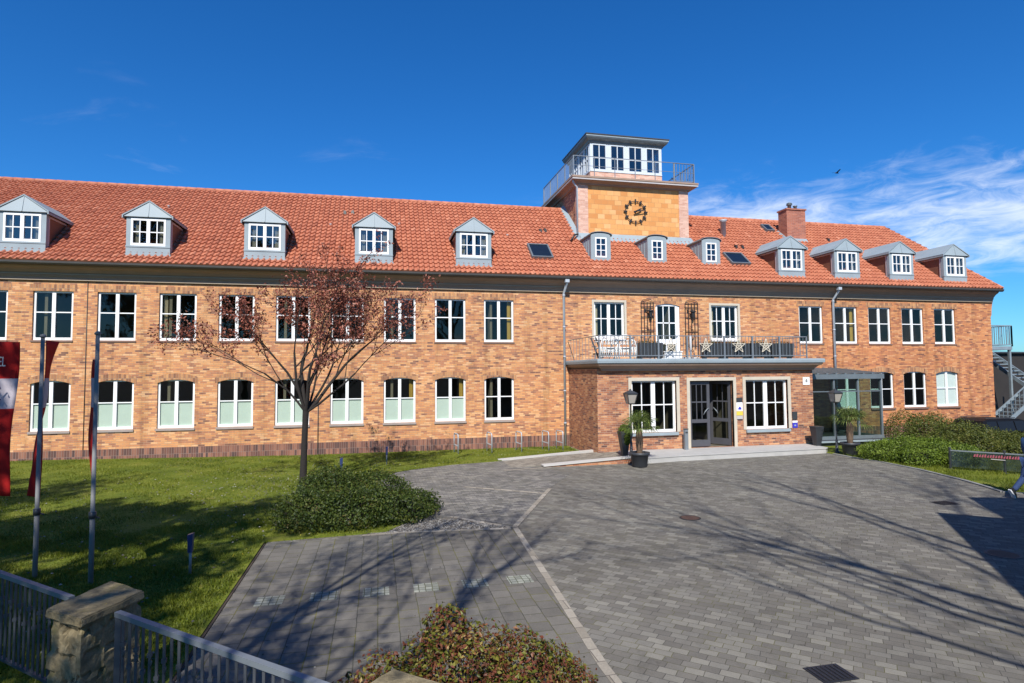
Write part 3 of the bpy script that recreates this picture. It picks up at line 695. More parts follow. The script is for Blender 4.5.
# cornice, gutter
CO = [(.0, 6.80), (-.05, 6.80), (-.07, 6.90), (-.10, 6.93), (-.12, 7.02), (-.24, 7.15), (-.36, 7.22), (-.40, 7.27), (-.40, 7.36), (.0, 7.40)]
m = MB(); m.extrude_x(CO, XL, XR+.12); m.build('cornice', 'cove', BLD)
m = MB(); m.box(XL, 8.0, -.145, -.05, 6.985, 7.02); m.box(XL, XR+.1, -.085, -.04, 6.775, 6.80); m.build('cornice_band', ['cove_light'], BLD)
m = MB(); m.cur = 0
gp_ = [(-.40, 7.40), (-.41, 7.33), (-.45, 7.285), (-.51, 7.27), (-.57, 7.285), (-.61, 7.33), (-.62, 7.40), (-.605, 7.40), (-.595, 7.335), (-.56, 7.30), (-.51, 7.288), (-.46, 7.30), (-.425, 7.335), (-.415, 7.40)]
for a, b in zip(gp_, gp_[1:]): m.face([(XL, *a), (XR+.2, *a), (XR+.2, *b), (XL, *b)])
m.face([(XR+.2, y, z) for y, z in gp_[:7]])
m.build('gutter', 'gutter', BLD)

# ---- pantile roof
EY, EZ, RY, RZ = -.55, 7.42, 4.62, 11.80
PT = (RZ-EZ)/(RY-EY)
def roof_z(y): return EZ+PT*(y-EY)
def pantiles(name, x0, x1_bot, x1_top, parent, tw=.215, course=.325):
    n = np.array([0, -(RZ-EZ), (RY-EY)]); n = n/np.linalg.norm(n)
    Ls = math.hypot(RY-EY, RZ-EZ); rows = int(round(Ls/course)); course = Ls/rows
    prof = np.array([0, .014, .055, .068, .050, .012])          # one tile: flat pan then a roll
    pu = np.array([0, .42, .58, .72, .86, .97])
    ncol = int((x1_bot-x0)/tw); us = (np.arange(ncol)[:, None]+pu[None]).ravel()*tw+x0; hs_ = np.tile(prof, ncol)
    us = np.append(us, us[-1]+tw*.03); hs_ = np.append(hs_, 0); nu = len(us)
    V = []; Fq = []; rn = []
    tid = np.floor((us[:-1]-x0)/tw+.01).astype(int)
    for r in range(rows):
        s0 = r*course-(.03 if r else .05); s1 = (r+1)*course; lift = .068
        jr = rng.uniform(-.006, .006, ncol+2)[np.minimum(np.floor((us-x0)/tw+.01).astype(int), ncol+1)]
        for s, add in ((s0, -0.01), (s0, lift), (s1, .004)):
            y = EY+(RY-EY)*s/Ls; z = EZ+(RZ-EZ)*s/Ls
            xm = x1_bot+(x1_top-x1_bot)*max(0, s)/Ls
            h = hs_+add+jr if add > .01 else (hs_*.3+add if add < 0 else hs_+add)
            V.append(np.stack([np.minimum(us, xm), y+n[1]*h, z+n[2]*h], 1))
        b = r*3*nu; i = np.arange(nu-1)
        rv = rng.beta(4.5, 4.5, ncol+2)[tid]
        for k in (0, 1):
            q = np.stack([b+k*nu+i, b+k*nu+i+1, b+(k+1)*nu+i+1, b+(k+1)*nu+i], 1); Fq.append(q); rn.append(rv)
    V = np.concatenate(V); Fq = np.concatenate(Fq); rn = np.concatenate(rn)
    # drop faces wholly collapsed on the hip
    w_ = V[Fq][:, :, 0]; keep = (w_.max(1)-w_.min(1)) > 1e-4
    return np_mesh(name, V, Fq[keep], 'tile', parent, rnd=rn[keep], smooth=False)
XE, XT = 31.86, 29.75
roof = pantiles('roof', XL, XE, XT, BLD)
BY = 2*RY-EY
m = MB()
m.face([(XL, RY, RZ), (XT, RY, RZ), (XE, BY, EZ), (XL, BY, EZ)])
m.face([(XE, EY, EZ), (XE, BY, EZ), (XT, RY, RZ)])
m.face([(XL, EY, EZ-.03), (XE, EY, EZ-.03), (XE, BY, EZ-.03), (XL, BY, EZ-.03)])
m.build('roof_back', 'tile', BLD, fix=False)
def ridge_cap(a, b, rd=.10):
    m = MB(); a = Vector(a); b = Vector(b); n = max(1, int((b-a).length/.4))
    for k in range(n):
        p = a.lerp(b, k/n); q = a.lerp(b, (k+1.12)/n if k < n-1 else 1); m.tube([p, q], [rd*1.06, rd*.94], 8)
    ro = m.build('ridge_tiles', 'tile', BLD)
    ra = ro.data.attributes.new('rnd', 'FLOAT', 'FACE'); ra.data.foreach_set('value', rng.uniform(.45, 1, len(ro.data.polygons)).astype(np.float32))
ridge_cap((XL, RY, RZ+.02), (9.6, RY, RZ+.02)); ridge_cap((15.3, RY, RZ+.02), (XT+.05, RY, RZ+.02)); ridge_cap((XT, RY, RZ), (XE, EY, EZ+.03), .085)

# ---- pedimented dormers
def dormer(cx, y, z, name='dormer'):
    loc = Vector((cx, y, z))
    P = lambda *a: (a[0]+cx, a[1]+y, a[2]+z)
    def bx(m, a, b, c, d, e, f): m.box(a+cx, b+cx, c+y, d+y, e+z, f+z)
    m = MB(); hw = .76; wx0, wx1, wz0, wz1 = -.60, .60, .42, 1.46
    bx(m, -hw-.03, hw+.03, -.07, .03, -.06, .10); bx(m, -hw, hw, -.03, .05, .10, .36); bx(m, -hw-.01, hw+.01, -.05, .05, .36, .42)
    bx(m, -hw, wx0, -.02, .08, .42, 1.52); bx(m, wx1, hw, -.02, .08, .42, 1.52); bx(m, wx0, wx1, -.02, .08, 1.46, 1.52)
    m.hexa([P(-.86, -.10, 1.52), P(.86, -.10, 1.52), P(0, .02, 2.12)], [P(-.86, 0, 1.52), P(.86, 0, 1.52), P(0, .06, 2.12)])
    m.bar(P(0, -.105, 1.53), P(0, .015, 2.10), .03, .03)
    # zinc structure behind, down into the roof
    for s in (-1, 1):
        a, b = (s*hw, s*(hw-.06)); m.hexa([P(min(a, b), .08, -.1), P(max(a, b), .08, -.1), P(max(a, b), .08, 1.5), P(min(a, b), .08, 1.5)], [P(min(a, b), .15, -.02), P(max(a, b), .15, -.02), P(max(a, b), .15, 1.5), P(min(a, b), .15, 1.5)])
    d = m.build(name, 'zinc', BLD)
    o0 = wl(BLD)
    # roof of the dormer
    r = MB(); ye, yr = 1.52/PT+.1, 2.14/PT+.1
    for s in (-1, 1):
        r.hexa([P(s*.88, -.14, 1.52), P(0, -.0, 2.14), P(0, yr, 2.14), P(s*.88, ye, 1.52)], [P(s*.88, -.14, 1.57), P(0, -.0, 2.19), P(0, yr, 2.19), P(s*.88, ye, 1.57)])
        r.hexa([P(s*.88, -.14, 1.45), P(s*.84, -.14, 1.45), P(s*.84, ye, 1.45), P(s*.88, ye, 1.45)], [P(s*.88, -.14, 1.56), P(s*.84, -.14, 1.56), P(s*.84, ye, 1.56), P(s*.88, ye, 1.56)])
    r.build('dormer_roof', 'zinc', d)
    for s in (-1, 1):
        c = MB(); x0, x1 = s*(hw-.10), s*(hw-.04); xs = (min(x0, x1), max(x0, x1))
        zt = 1.50; yt = zt/PT+.05
        c.hexa([P(xs[0], .15, -.05), P(xs[0], .15, zt), P(xs[0], yt, zt)], [P(xs[1], .15, -.05), P(xs[1], .15, zt), P(xs[1], yt, zt)])
        c.cur = 1
        xo = (s*hw-.012, s*hw+.012) if s > 0 else (s*hw-.012, s*hw+.012)
        q = lambda yy, zz_: [P(xo[0], yy, zz_), P(xo[1], yy, zz_)]
        for (A_, B_, w2) in (((.20, .22), (yt-.12, zt-.06), .09), ((.20, .22), (.20, zt-.05), .07), ((.20, zt-.09), (yt-.12, zt-.09), .07)):
            c.bar(P(s*(hw-.03), *A_), P(s*(hw-.03), *B_), .05, w2)
        c.build('cheek', ['wood_brown', 'mauve'], d)
    # window frame, panes
    f = MB()
    bx(f, wx0, wx0+.07, -.035, .03, wz0, wz1); bx(f, wx1-.07, wx1, -.035, .03, wz0, wz1); bx(f, wx0+.07, wx1-.07, -.035, .03, wz0, wz0+.10); bx(f, wx0+.07, wx1-.07, -.035, .03, wz1-.07, wz1)
    bx(f, -.06, .06, -.045, .03, wz0+.10, wz1-.07); zt = (wz0+wz1)/2+.01
    for a, b in ((wx0+.07, -.06), (.06, wx1-.07)):
        bx(f, a, b, -.028, .02, zt-.018, zt+.018); c = (a+b)/2; bx(f, c-.016, c+.016, -.026, .02, wz0+.10, zt-.018); bx(f, c-.016, c+.016, -.026, .02, zt+.018, wz1-.07)
    f.build('window_frame', 'white', d)
    g = MB(); g.face([P(wx0+.07, .0, wz0+.1), P(wx1-.07, .0, wz0+.1), P(wx1-.07, .0, wz1-.07), P(wx0+.07, .0, wz1-.07)]); g.build('pane', 'glass_coated', d, fix=False)
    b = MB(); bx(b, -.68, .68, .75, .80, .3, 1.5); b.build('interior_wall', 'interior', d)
    c = MB()
    for a0, a1 in ((wx0+.08, wx0+.24), (wx1-.28, wx1-.08)):
        for k in range(6):
            xa, xb = a0+(a1-a0)*k/6, a0+(a1-a0)*(k+1)/6; c.face([P(xa, .12+.02*math.sin(k*2), wz0+.1), P(xb, .12+.02*math.sin(k*2+2), wz0+.1), P(xb, .12+.02*math.sin(k*2+2), wz1-.07), P(xa, .12+.02*math.sin(k*2), wz1-.07)])
    c.build('curtain', 'curtain_pale', d)
    return d
DL = [-12.74, -8.58, -4.42, -.20, 3.96]
DR = [19.50, 22.66, 25.90, 29.26]
d0 = dormer(DL[0], -.12, 7.74)
for c in DL[1:]:
    k = copy_tree(d0, BLD); k.location = Vector(d0.location)+Vector((c-DL[0], 0, 0))
for c in DR:
    # the same dormer; the four of the right wing are slightly smaller
    k = copy_tree(d0, BLD); sc = Vector((.96, .96, .96)); k.scale = sc
    ctr = Vector((DL[0]-8, -.12-4, 7.74)); tgt = Vector((c-8, -.17-4, 7.69))
    k.location = tgt-Vector((ctr.x*.96, ctr.y*.96, ctr.z*.96))

# ---- small round headed dormers under the tower
def small_dormer(cx, y, z):
    P = lambda *a: (a[0]+cx, a[1]+y, a[2]+z)
    hw = .48; H0 = 1.18; n = 10
    top = [(hw*math.cos(math.pi*k/n), H0+.14*math.sin(math.pi*k/n)) for k in range(n+1)]
    m = MB(); wx, wz0, wz1 = .28, .17, 1.10
    def bx(mm, a, b, c, d, e, f): mm.box(a+cx, b+cx, c+y, d+y, e+z, f+z)
    bx(m, -hw, -wx, -.02, .06, -.06, H0); bx(m, wx, hw, -.02, .06, -.06, H0); bx(m, -wx, wx, -.02, .06, -.06, wz0); bx(m, -wx, wx, -.02, .06, wz1, H0)
    m.hexa([P(a, -.02, b) for a, b in top], [P(a, .06, b) for a, b in top])
    # cheeks with standing seams
    for s in (-1, 1):
        a, b = sorted((s*hw, s*(hw-.05))); yt = H0/PT+.05
        m.hexa([P(a, .06, -.05), P(a, .06, H0), P(a, yt, H0)], [P(b, .06, -.05), P(b, .06, H0), P(b, yt, H0)])
        for k in range(1, 5):
            yy = .06+(yt-.06)*k/5; m.bar(P(s*(hw+.008), yy, PT*yy-.02), P(s*(hw+.008), yy, H0), .02, .02)
    d = m.build('small_dormer', 'zinc', BLD)
    r = MB(); t2 = [(-.52, H0-.02)]+[(.54*math.cos(math.pi*(1-k/n)), H0+.02+.15*math.sin(math.pi*k/n)) for k in range(n+1)]+[(.52, H0-.02)]
    for (a, b) in zip(t2, t2[1:]):
        yb = 1.34/PT+.2
        r.hexa([P(a[0], -.07, a[1]), P(b[0], -.07, b[1]), P(b[0], -.07, b[1]+.03), P(a[0], -.07, a[1]+.03)], [P(a[0], yb, a[1]), P(b[0], yb, b[1]), P(b[0], yb, b[1]+.03), P(a[0], yb, a[1]+.03)])
    r.build('dormer_roof', 'zinc_dark', d)
    f = MB(); bx(f, -wx, -wx+.06, -.035, .03, wz0, wz1); bx(f, wx-.06, wx, -.035, .03, wz0, wz1); bx(f, -wx+.06, wx-.06, -.035, .03, wz0, wz0+.07); bx(f, -wx+.06, wx-.06, -.035, .03, wz1-.06, wz1)
    bx(f, -.018, .018, -.03, .02, wz0+.07, wz1-.06)
    for q in (1, 2):
        zc = wz0+.07+(wz1-wz0-.13)*q/3; bx(f, -wx+.06, wx-.06, -.026, .018, zc-.016, zc+.016)
    f.build('window_frame', 'white', d)
    g = MB(); g.face([P(-wx+.06, 0, wz0+.07), P(wx-.06, 0, wz0+.07), P(wx-.06, 0, wz1-.06), P(-wx+.06, 0, wz1-.06)]); g.build('pane', 'glass_coated', d, fix=False)
    b = MB(); bx(b, -.42, .42, .5, .55, .35, 1.15); b.build('interior_wall', 'interior', d)
    return d
s0 = small_dormer(9.97, .50, 8.33)
for c in (12.78, 15.60):
    k = copy_tree(s0, BLD); k.location = Vector(s0.location)+Vector((c-9.97, 0, -.02))

# skylights, vents
def skylight(x0, x1, ya, yb, open_=0.):
    t = Vector((0, 1, PT)).normalized(); n = Vector((0, -PT, 1)).normalized()
    def P(x, y, h): return Vector((x, y, roof_z(y)))+n*h
    m = MB(); wd = .07
    def fr(a, b, c, d): m.hexa([P(a, c, .02), P(b, c, .02), P(b, d, .02), P(a, d, .02)], [P(a, c, .20), P(b, c, .20), P(b, d, .20), P(a, d, .20)])
    fr(x0, x0+wd, ya, yb); fr(x1-wd, x1, ya, yb); fr(x0+wd, x1-wd, ya, ya+wd*.8); fr(x0+wd, x1-wd, yb-wd*.8, yb)
    s = m.build('skylight', 'zinc_dark', BLD)
    g = MB(); g.face([P(x0+wd, ya, .18), P(x1-wd, ya, .18), P(x1-wd, yb, .18), P(x0+wd, yb, .18)]); g.build('pane', 'glass_coated', s, fix=False)
    b = MB(); b.face([P(x0, ya, .145), P(x1, ya, .145), P(x1, yb, .145), P(x0, yb, .145)]); b.build('lining', 'dark_metal', s, fix=False)
skylight(6.66, 7.66, .44, 1.37); skylight(16.68, 17.72, .52, 1.33); skylight(20.80, 21.32, 3.48, 4.02)
m = MB(); z = roof_z(2.95); m.lathe([(.14, -.2), (.14, .75), (.16, .75), (.16, .80), (.2, .84), (.2, .88)], 17.86, 2.95, 14, z); m.build('vent_pipe', 'pipe', BLD)
for (x, y) in ((7.9, 2.55), (17.9, 1.9), (18.25, 1.9), (24.3, 2.9), (-1.55, 3.2), (-1.2, 3.25), (7.65, 2.5)):
    m = MB(); z = roof_z(y); m.hexa([(x-.07, y-.09, z+.02), (x+.07, y-.09, z+.02), (x+.07, y+.12, z+.14), (x-.07, y+.12, z+.14)], [(x-.05, y-.05, z+.2), (x+.05, y-.05, z+.2), (x+.05, y+.1, z+.22), (x-.05, y+.1, z+.22)])
    m.build('roof_vent', 'black', BLD)
for (x, y) in ((-5.5, 2.4), (-2.1, 2.2), (.9, 2.5), (5.9, 2.0), (-8.9, 3.0)):
    m = MB(); m.lathe([(.04, -.05), (.04, .12), (.055, .13), (.055, .16)], x, y, 8, roof_z(y)); m.build('vent_stub', 'sill_grey', BLD)
# snow hook / antenna bracket by the tower flashing
m = MB(); z = roof_z(1.9); m.tube([(8.95, 1.75, roof_z(1.75)+.15), (9.2, 1.9, z+.35), (9.42, 2.05, roof_z(2.05)+.3)], .045, 6); m.build('stove_pipe_stub', 'black', BLD)
# chimney
m = MB(); m.box(21.60, 22.76, 2.75, 3.45, 10.0, 11.98); m.box(21.55, 22.81, 2.70, 3.50, 11.98, 12.06); ch = m.build('chimney', 'chimney', BLD)
m = MB(); m.lathe([(.10, 0), (.10, .25), (.17, .28), (.12, .34), (.16, .36), (.03, .44)], 22.05, 3.1, 10, 12.06); m.lathe([(.09, 0), (.09, .2), (.12, .22), (.12, .26)], 22.42, 3.1, 10, 12.06); m.build('chimney_cowl', 'zinc_dark', ch)
m = MB(); m.hexa([(21.5, 2.6, roof_z(2.6)), (22.86, 2.6, roof_z(2.6)), (22.86, 3.6, roof_z(3.6)), (21.5, 3.6, roof_z(3.6))], [(21.58, 2.72, roof_z(2.6)+.3), (22.78, 2.72, roof_z(2.6)+.3), (22.78, 3.48, roof_z(3.6)+.06), (21.58, 3.48, roof_z(3.6)+.06)]); m.build('flashing', 'zinc', ch)

# ---- clock tower
TX0, TX1, TY0, TY1 = 9.52, 15.46, 2.30, 7.2
m = MB(); m.box(TX0+.02, TX1-.02, TY0+.04, TY1, 9.4, 12.5); TW = m.build('clock_tower', 'brick_red', BLD)
m = MB(); m.box(TX0+.52, TX1-.52, TY0, TY0+.04, 9.9, 12.46); m.build('face_panel', 'clinker', TW)
for a, b in ((TX0, TX0+.52), (TX1-.52, TX1)):
    m = MB(); m.box(a, b, TY0-.03, TY0+.38, 9.6, 12.46); m.build('pilaster', 'pilaster', TW)
m = MB(); cf = [(0, 12.44), (-.08, 12.46), (-.10, 12.52), (-.22, 12.58), (-.34, 12.60), (-.36, 12.70), (-.40, 12.71), (-.40, 12.80), (0, 12.84)]
def ring_profile(m, x0, x1, y0, y1, prof):
    k = len(prof)
    rings = []
    for (o, z) in prof: rings.append([(x0+o, y0+o, z), (x1-o, y0+o, z), (x1-o, y1-o, z), (x0+o, y1-o, z)])
    for i in range(k-1):
        for c in range(4): m.face([rings[i][c], rings[i][(c+1) % 4], rings[i+1][(c+1) % 4], rings[i+1][c]])
    m.face(rings[-1]); m.face(rings[0][::-1])
ring_profile(m, TX0, TX1, TY0, TY1, cf); m.build('tower_cornice', 'cove', TW)
m = MB(); ring_profile(m, TX0, TX1, TY0, TY1, [(-.365, 12.62), (-.385, 12.62), (-.385, 12.68), (-.365, 12.68)]); m.build('cornice_band', 'sill_grey', TW)
# lantern room
LX0, LX1, LY0, LY1 = 10.52, 14.50, 3.2, 6.6
m = MB(); m.box(LX0, LX1, LY0, LY1, 12.8, 13.50); m.build('parapet', 'pilaster', TW)
def lantern_side(m, g, fn, length, nwin):
    """posts and glazing bars of one side; fn(u, d, z) maps to the world"""
    def bx(u0, u1, d0, d1, z0, z1): m.hexa([fn(u0, d0, z0), fn(u1, d0, z0), fn(u1, d1, z0), fn(u0, d1, z0)], [fn(u0, d0, z1), fn(u1, d0, z1), fn(u1, d1, z1), fn(u0, d1, z1)])
    z0, z1 = 13.56, 14.96; pitch_ = length/nwin
    bx(0, length, -.03, .05, 13.50, 13.56)
    for i in range(nwin):
        a, b = i*pitch_, (i+1)*pitch_; wa, wb = a+pitch_*.11, b-pitch_*.11
        bx(a, wa, 0, .07, z0, z1); bx(wb, b, 0, .07, z0, z1)
        bx(a+.03, a+.07, -.02, 0, z0, z1); bx(b-.07, b-.03, -.02, 0, z0, z1)
        bx(wa, wa+.05, -.02, .05, z0, z1); bx(wb-.05, wb, -.02, .05, z0, z1); bx(wa+.05, wb-.05, -.02, .05, z0, z0+.08); bx(wa+.05, wb-.05, -.02, .05, z1-.07, z1)
        mid = (wa+wb)/2; bx(mid-.022, mid+.022, -.015, .04, z0+.08, z1-.07); zc = z0+.66
        bx(wa+.05, mid-.022, -.012, .04, zc-.018, zc+.018); bx(mid+.022, wb-.05, -.012, .04, zc-.018, zc+.018)
        g.face([fn(wa+.05, .02, z0+.08), fn(wb-.05, .02, z0+.08), fn(wb-.05, .02, z1-.07), fn(wa+.05, .02, z1-.07)])
m = MB(); g = MB()
lantern_side(m, g, lambda u, d, z: (LX0+u, LY0+d, z), LX1-LX0, 4)
lantern_side(m, g, lambda u, d, z: (LX0+d, LY1-u, z), LY1-LY0-.07, 4)
lantern_side(m, g, lambda u, d, z: (LX1-d, LY0+.07+u, z), LY1-LY0-.07, 4)
lantern_side(m, g, lambda u, d, z: (LX1-.07-u, LY1-d, z), LX1-LX0-.14, 4)
m.build('lantern_frame', 'frame_pale', TW); g.build('pane', 'glass_coated', TW, fix=False)
m = MB(); ring_profile(m, LX0, LX1, LY0, LY1, [(0, 14.96), (-.06, 14.98), (-.10, 15.08), (-.20, 15.12), (-.26, 15.20), (-.27, 15.24)]); m.build('lantern_eave', 'zinc_dark', TW)
m = MB(); ring_profile(m, LX0, LX1, LY0, LY1, [(-.27, 15.242), (-.285, 15.245), (-.29, 15.30), (-.27, 15.31)]); m.build('lantern_eave_band', 'zinc', TW)
m = MB(); ring_profile(m, LX0, LX1, LY0, LY1, [(-.26, 15.312), (-.31, 15.32), (-.32, 15.37), (1.2, 15.50)]); m.lathe([(.12, 0), (.10, .1), (.02, .13)], 12.1, 4.6, 10, 15.48); m.build('lantern_roof', 'gutter', TW)
# dark furniture inside the lantern so the far side does not read as open
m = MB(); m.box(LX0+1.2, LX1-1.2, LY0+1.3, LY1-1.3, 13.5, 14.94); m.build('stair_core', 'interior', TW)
# clock: numeral ring stands off the wall
CX, CZ, CYf = 12.53, 11.24, TY0-.08
m = MB(); n = 48
for k in range(n):
    a, b = 2*math.pi*k/n, 2*math.pi*(k+1)/n
    for rd, wd in ((.535, .016),):
        pts = [(CX+rq*math.sin(t), CZ+rq*math.cos(t)) for rq, t in ((rd-wd, a), (rd+wd, a), (rd+wd, b), (rd-wd, b))]
        m.hexa([(x, CYf, z) for x, z in pts], [(x, CYf+.02, z) for x, z in pts])
for k in range(12):
    a = 2*math.pi*k/12; ca, sa = math.cos(a), math.sin(a); wd = .040 if k % 3 else .032
    pts = [(CX+rq*sa+s*wd*ca, CZ+rq*ca-s*wd*sa) for rq, s in ((.45, -1), (.45, 1), (.64, 1), (.64, -1))]
    m.hexa([(x, CYf-.012, z) for x, z in pts], [(x, CYf+.03, z) for x, z in pts])
for k in (0, 3, 6, 9):
    a = 2*math.pi*(k+.5)/12; m.bar((CX+.53*math.sin(a), CYf, CZ+.53*math.cos(a)), (CX+.53*math.sin(a), TY0, CZ+.53*math.cos(a)), .03)
m.build('clock_face', 'black', TW)
def hand(ang, ln, wd, y):
    m = MB(); d = Vector((math.sin(ang), 0, math.cos(ang))); p = Vector((d.z, 0, -d.x)); c = Vector((CX, y, CZ))
    pts = [c-d*.12-p*wd, c+d*ln-p*wd*.7, c+d*ln+p*wd*.7, c-d*.12+p*wd]
    m.hexa(pts, [q+Vector((0, .015, 0)) for q in pts]); m.bar((CX, y, CZ), (CX, TY0, CZ), .06); m.build('clock_hand', 'black', TW)
hand(R(62), .34, .05, CYf-.05); hand(R(80), .52, .032, CYf-.08)
# railing of the tower platform
def railing(m, a, b, z0, z1, step=.13, bar=.018, rail=.035, mid=None, post=1.25, postw=.045):
    a = Vector(a); b = Vector(b); d = b-a; n = max(1, int(round(d.length/step)))
    m.bar(a+Vector((0, 0, z1-z0)), b+Vector((0, 0, z1-z0)), rail); m.bar(a+Vector((0, 0, .09)), b+Vector((0, 0, .09)), rail*.8)
    for k in range(1, n):
        p = a+d*k/n; m.bar(p+Vector((0, 0, .09)), p+Vector((0, 0, z1-z0-.01)), bar)
    np_ = max(1, int(round(d.length/post)))
    for k in range(np_+1):
        p = a+d*k/np_; m.bar(p, p+Vector((0, 0, z1-z0)), postw)
m = MB(); rx0, rx1, ry0, ry1 = TX0-.28, TX1+.0, TY0-.22, TY1+.2
railing(m, (rx0, ry0, 12.82), (rx0, ry1, 12.82), 12.82, 13.82, .16); railing(m, (rx1+.25, ry0, 12.82), (rx1+.25, ry1, 12.82), 12.82, 13.82, .16)
m.bar((rx0, ry0, 13.82), (rx1+.25, ry0, 13.82), .03); m.bar((rx0, ry0, 13.35), (rx1+.25, ry0, 13.35), .018)
for k in range(7): xx = rx0+(rx1+.25-rx0)*k/6; m.bar((xx, ry0, 12.8), (xx, ry0, 13.82), .03)
railing(m, (LX1+.1, ry0+.02, 12.82), (rx1+.25, ry0+.02, 12.82), 12.82, 13.82, .16)
m.build('railing', 'grey_metal', TW)
m = MB(); m.bar((14.75, 2.2, 12.95), (15.6, 4.2, 13.8), .05); m.build('rail_strut', 'dark_metal', TW)
# downpipe and flashing of the tower
m = MB(); m.tube([(TX0-.3, 2.1, 12.7), (TX0-.28, 2.15, 12.5), (TX0-.06, 2.24, 12.3), (TX0-.06, 2.24, 9.85)], .05, 8); m.build('downpipe', 'pipe', TW)
m = MB(); m.hexa([(TX0-.22, 2.05, roof_z(2.05)+.07), (TX0+.02, 2.05, roof_z(2.05)+.07), (TX0+.02, RY, RZ+.05), (TX0-.22, RY, RZ+.05)], [(TX0-.22, 2.05, roof_z(2.05)+.1), (TX0+.02, 2.05, roof_z(2.05)+.28), (TX0+.02, RY, RZ+.26), (TX0-.22, RY, RZ+.09)])
m.hexa([(TX0-.22, 1.98, roof_z(1.98)+.05), (TX1+.22, 1.98, roof_z(1.98)+.05), (TX1+.22, TY0-.03, roof_z(2.27)+.06), (TX0-.22, TY0-.03, roof_z(2.27)+.06)], [(TX0-.22, 1.98, roof_z(1.98)+.09), (TX1+.22, 1.98, roof_z(1.98)+.09), (TX1+.1, TY0-.032, roof_z(2.27)+.24), (TX0-.1, TY0-.032, roof_z(2.27)+.24)])
m.build('flashing', 'zinc', TW)

# downpipes of the main facade
def downpipe(x, zb, Y=0, yo=-.12):
    m = MB(); m.tube([(x, -.51, 7.28), (x, -.5, 7.12), (x-.02, yo, 6.72), (x-.02, yo, zb)], .055, 10)
    for z in (6.6, 5.2, 3.9, 2.4, 1.0):
        if z > zb: m.tube([(x-.02, yo, z), (x-.02, yo, z+.05)], .068, 10); m.bar((x-.02, yo, z+.02), (x-.02, 0, z+.02), .02)
    m.box(x-.09, x+.09, -.6, -.42, 7.14, 7.27)
    return m.build('downpipe', 'pipe', BLD)
downpipe(7.99, .05, yo=-.10); downpipe(21.85, .3)

m = MB(); m.tube([(-10.62, -.02, 6.8), (-10.62, -.02, .2)], .012, 6); m.build('lightning_conductor', 'gutter', BLD)
m = MB(); m.tube([(-2.35, -.045, 2.2), (-2.35, -.045, .1)], .014, 6); m.build('lightning_conductor', 'gutter', BLD)

# ---- porch
PX0, PX1, PY = 8.18, 17.72, -3.5
PH = [(9.58, 11.48, .87, 2.88, 0), (12.06, 13.99, .21, 2.86, 0), (14.55, 16.51, .87, 2.87, 0)]
m = MB(); wall_front(m, PX0, PX1, -.1, 3.36, PY, PH, .16)
m.face([(PX0, PY, -.1), (PX0, 0, -.1), (PX0, 0, 3.36), (PX0, PY, 3.36)]); m.face([(PX1, PY, -.1), (PX1, 0, -.1), (PX1, 0, 3.36), (PX1, PY, 3.36)])
PO = m.build('porch', 'brick_red', BLD, fix=False)
m = MB(); m.box(PX0+.05, PX1-.05, -.02-.1, -.02, .2, 3.3); m.box(PX0+.05, PX1-.05, PY+.2, -.12, .15, .2); m.box(11.75, 11.83, PY+.2, -.15, .2, 3.3); m.box(14.2, 14.28, PY+.2, -.15, .2, 3.3); m.build('interior_wall', 'interior', PO)
for h in PH[:1]+PH[2:]:
    surround(h[0], h[1], h[2], h[3], PY, .13, PO, .03)
m = MB(); h = PH[1]
m.box(h[0]-.13, h[0], PY-.03, PY+.1, .2, h[3]+.13); m.box(h[1], h[1]+.13, PY-.03, PY+.1, .2, h[3]+.13); m.box(h[0], h[1], PY-.03, PY+.1, h[3], h[3]+.13); m.build('stone_surround', 'stone', PO)
for h in (PH[0], PH[2]):
    window(h[0], h[1], h[2], h[3], PY, BLD, tz=.47, bars=2, rev=.11, fw=.09, sill='zinc', mw=.17, sill_out=.10, sill_h=.12)
# entrance door: left leaf shut, right leaf swung inward
def leaf(m, g, fn):
    def bx(u0, u1, z0, z1, d0=0., d1=.06): m.hexa([fn(u0, d0, z0), fn(u1, d0, z0), fn(u1, d1, z0), fn(u0, d1, z0)], [fn(u0, d0, z1), fn(u1, d0, z1), fn(u1, d1, z1), fn(u0, d1, z1)])
    bx(0, .12, .24, 2.82); bx(.80, .92, .24, 2.82); bx(.12, .80, .24, .50); bx(.12, .80, 1.18, 1.32); bx(.12, .80, 2.70, 2.82); bx(.12, .80, 1.98, 2.03, .01, .05)
    for u in (.35, .58): bx(u-.015, u+.015, 1.32, 1.98, .012, .05); bx(u-.015, u+.015, 2.03, 2.70, .012, .05)
    g.face([fn(.12, .03, .5), fn(.80, .03, .5), fn(.80, .03, 2.7), fn(.12, .03, 2.7)])
DO = None
m = MB(); g = MB(); x0 = PH[1][0]+.02
leaf(m, g, lambda u, d, z: (x0+u, PY+.12+d, z)); DO = m.build('door', 'door', BLD); g.build('pane', 'glass', DO, fix=False)
hd = MB(); hd.tube([(x0+.60, PY+.06, 1.5), (x0+.66, PY+.04, 1.62), (x0+.78, PY+.04, 1.74), (x0+.86, PY+.07, 1.76)], .018, 8); hd.build('handle', 'grey_metal', DO)
m = MB(); g = MB(); x1 = PH[1][1]-.04; an = R(62)
leaf(m, g, lambda u, d, z: (x1-u*math.cos(an)-d*math.sin(an)*.0, PY+.14+u*math.sin(an)+d*math.cos(an), z)); D2 = m.build('door', 'door', BLD); g.build('pane', 'glass', D2, fix=False)
hd = MB(); hd.tube([(x1-.30, PY+.58, 1.5), (x1-.36, PY+.62, 1.62), (x1-.42, PY+.74, 1.74)], .018, 8); hd.build('handle', 'grey_metal', D2)
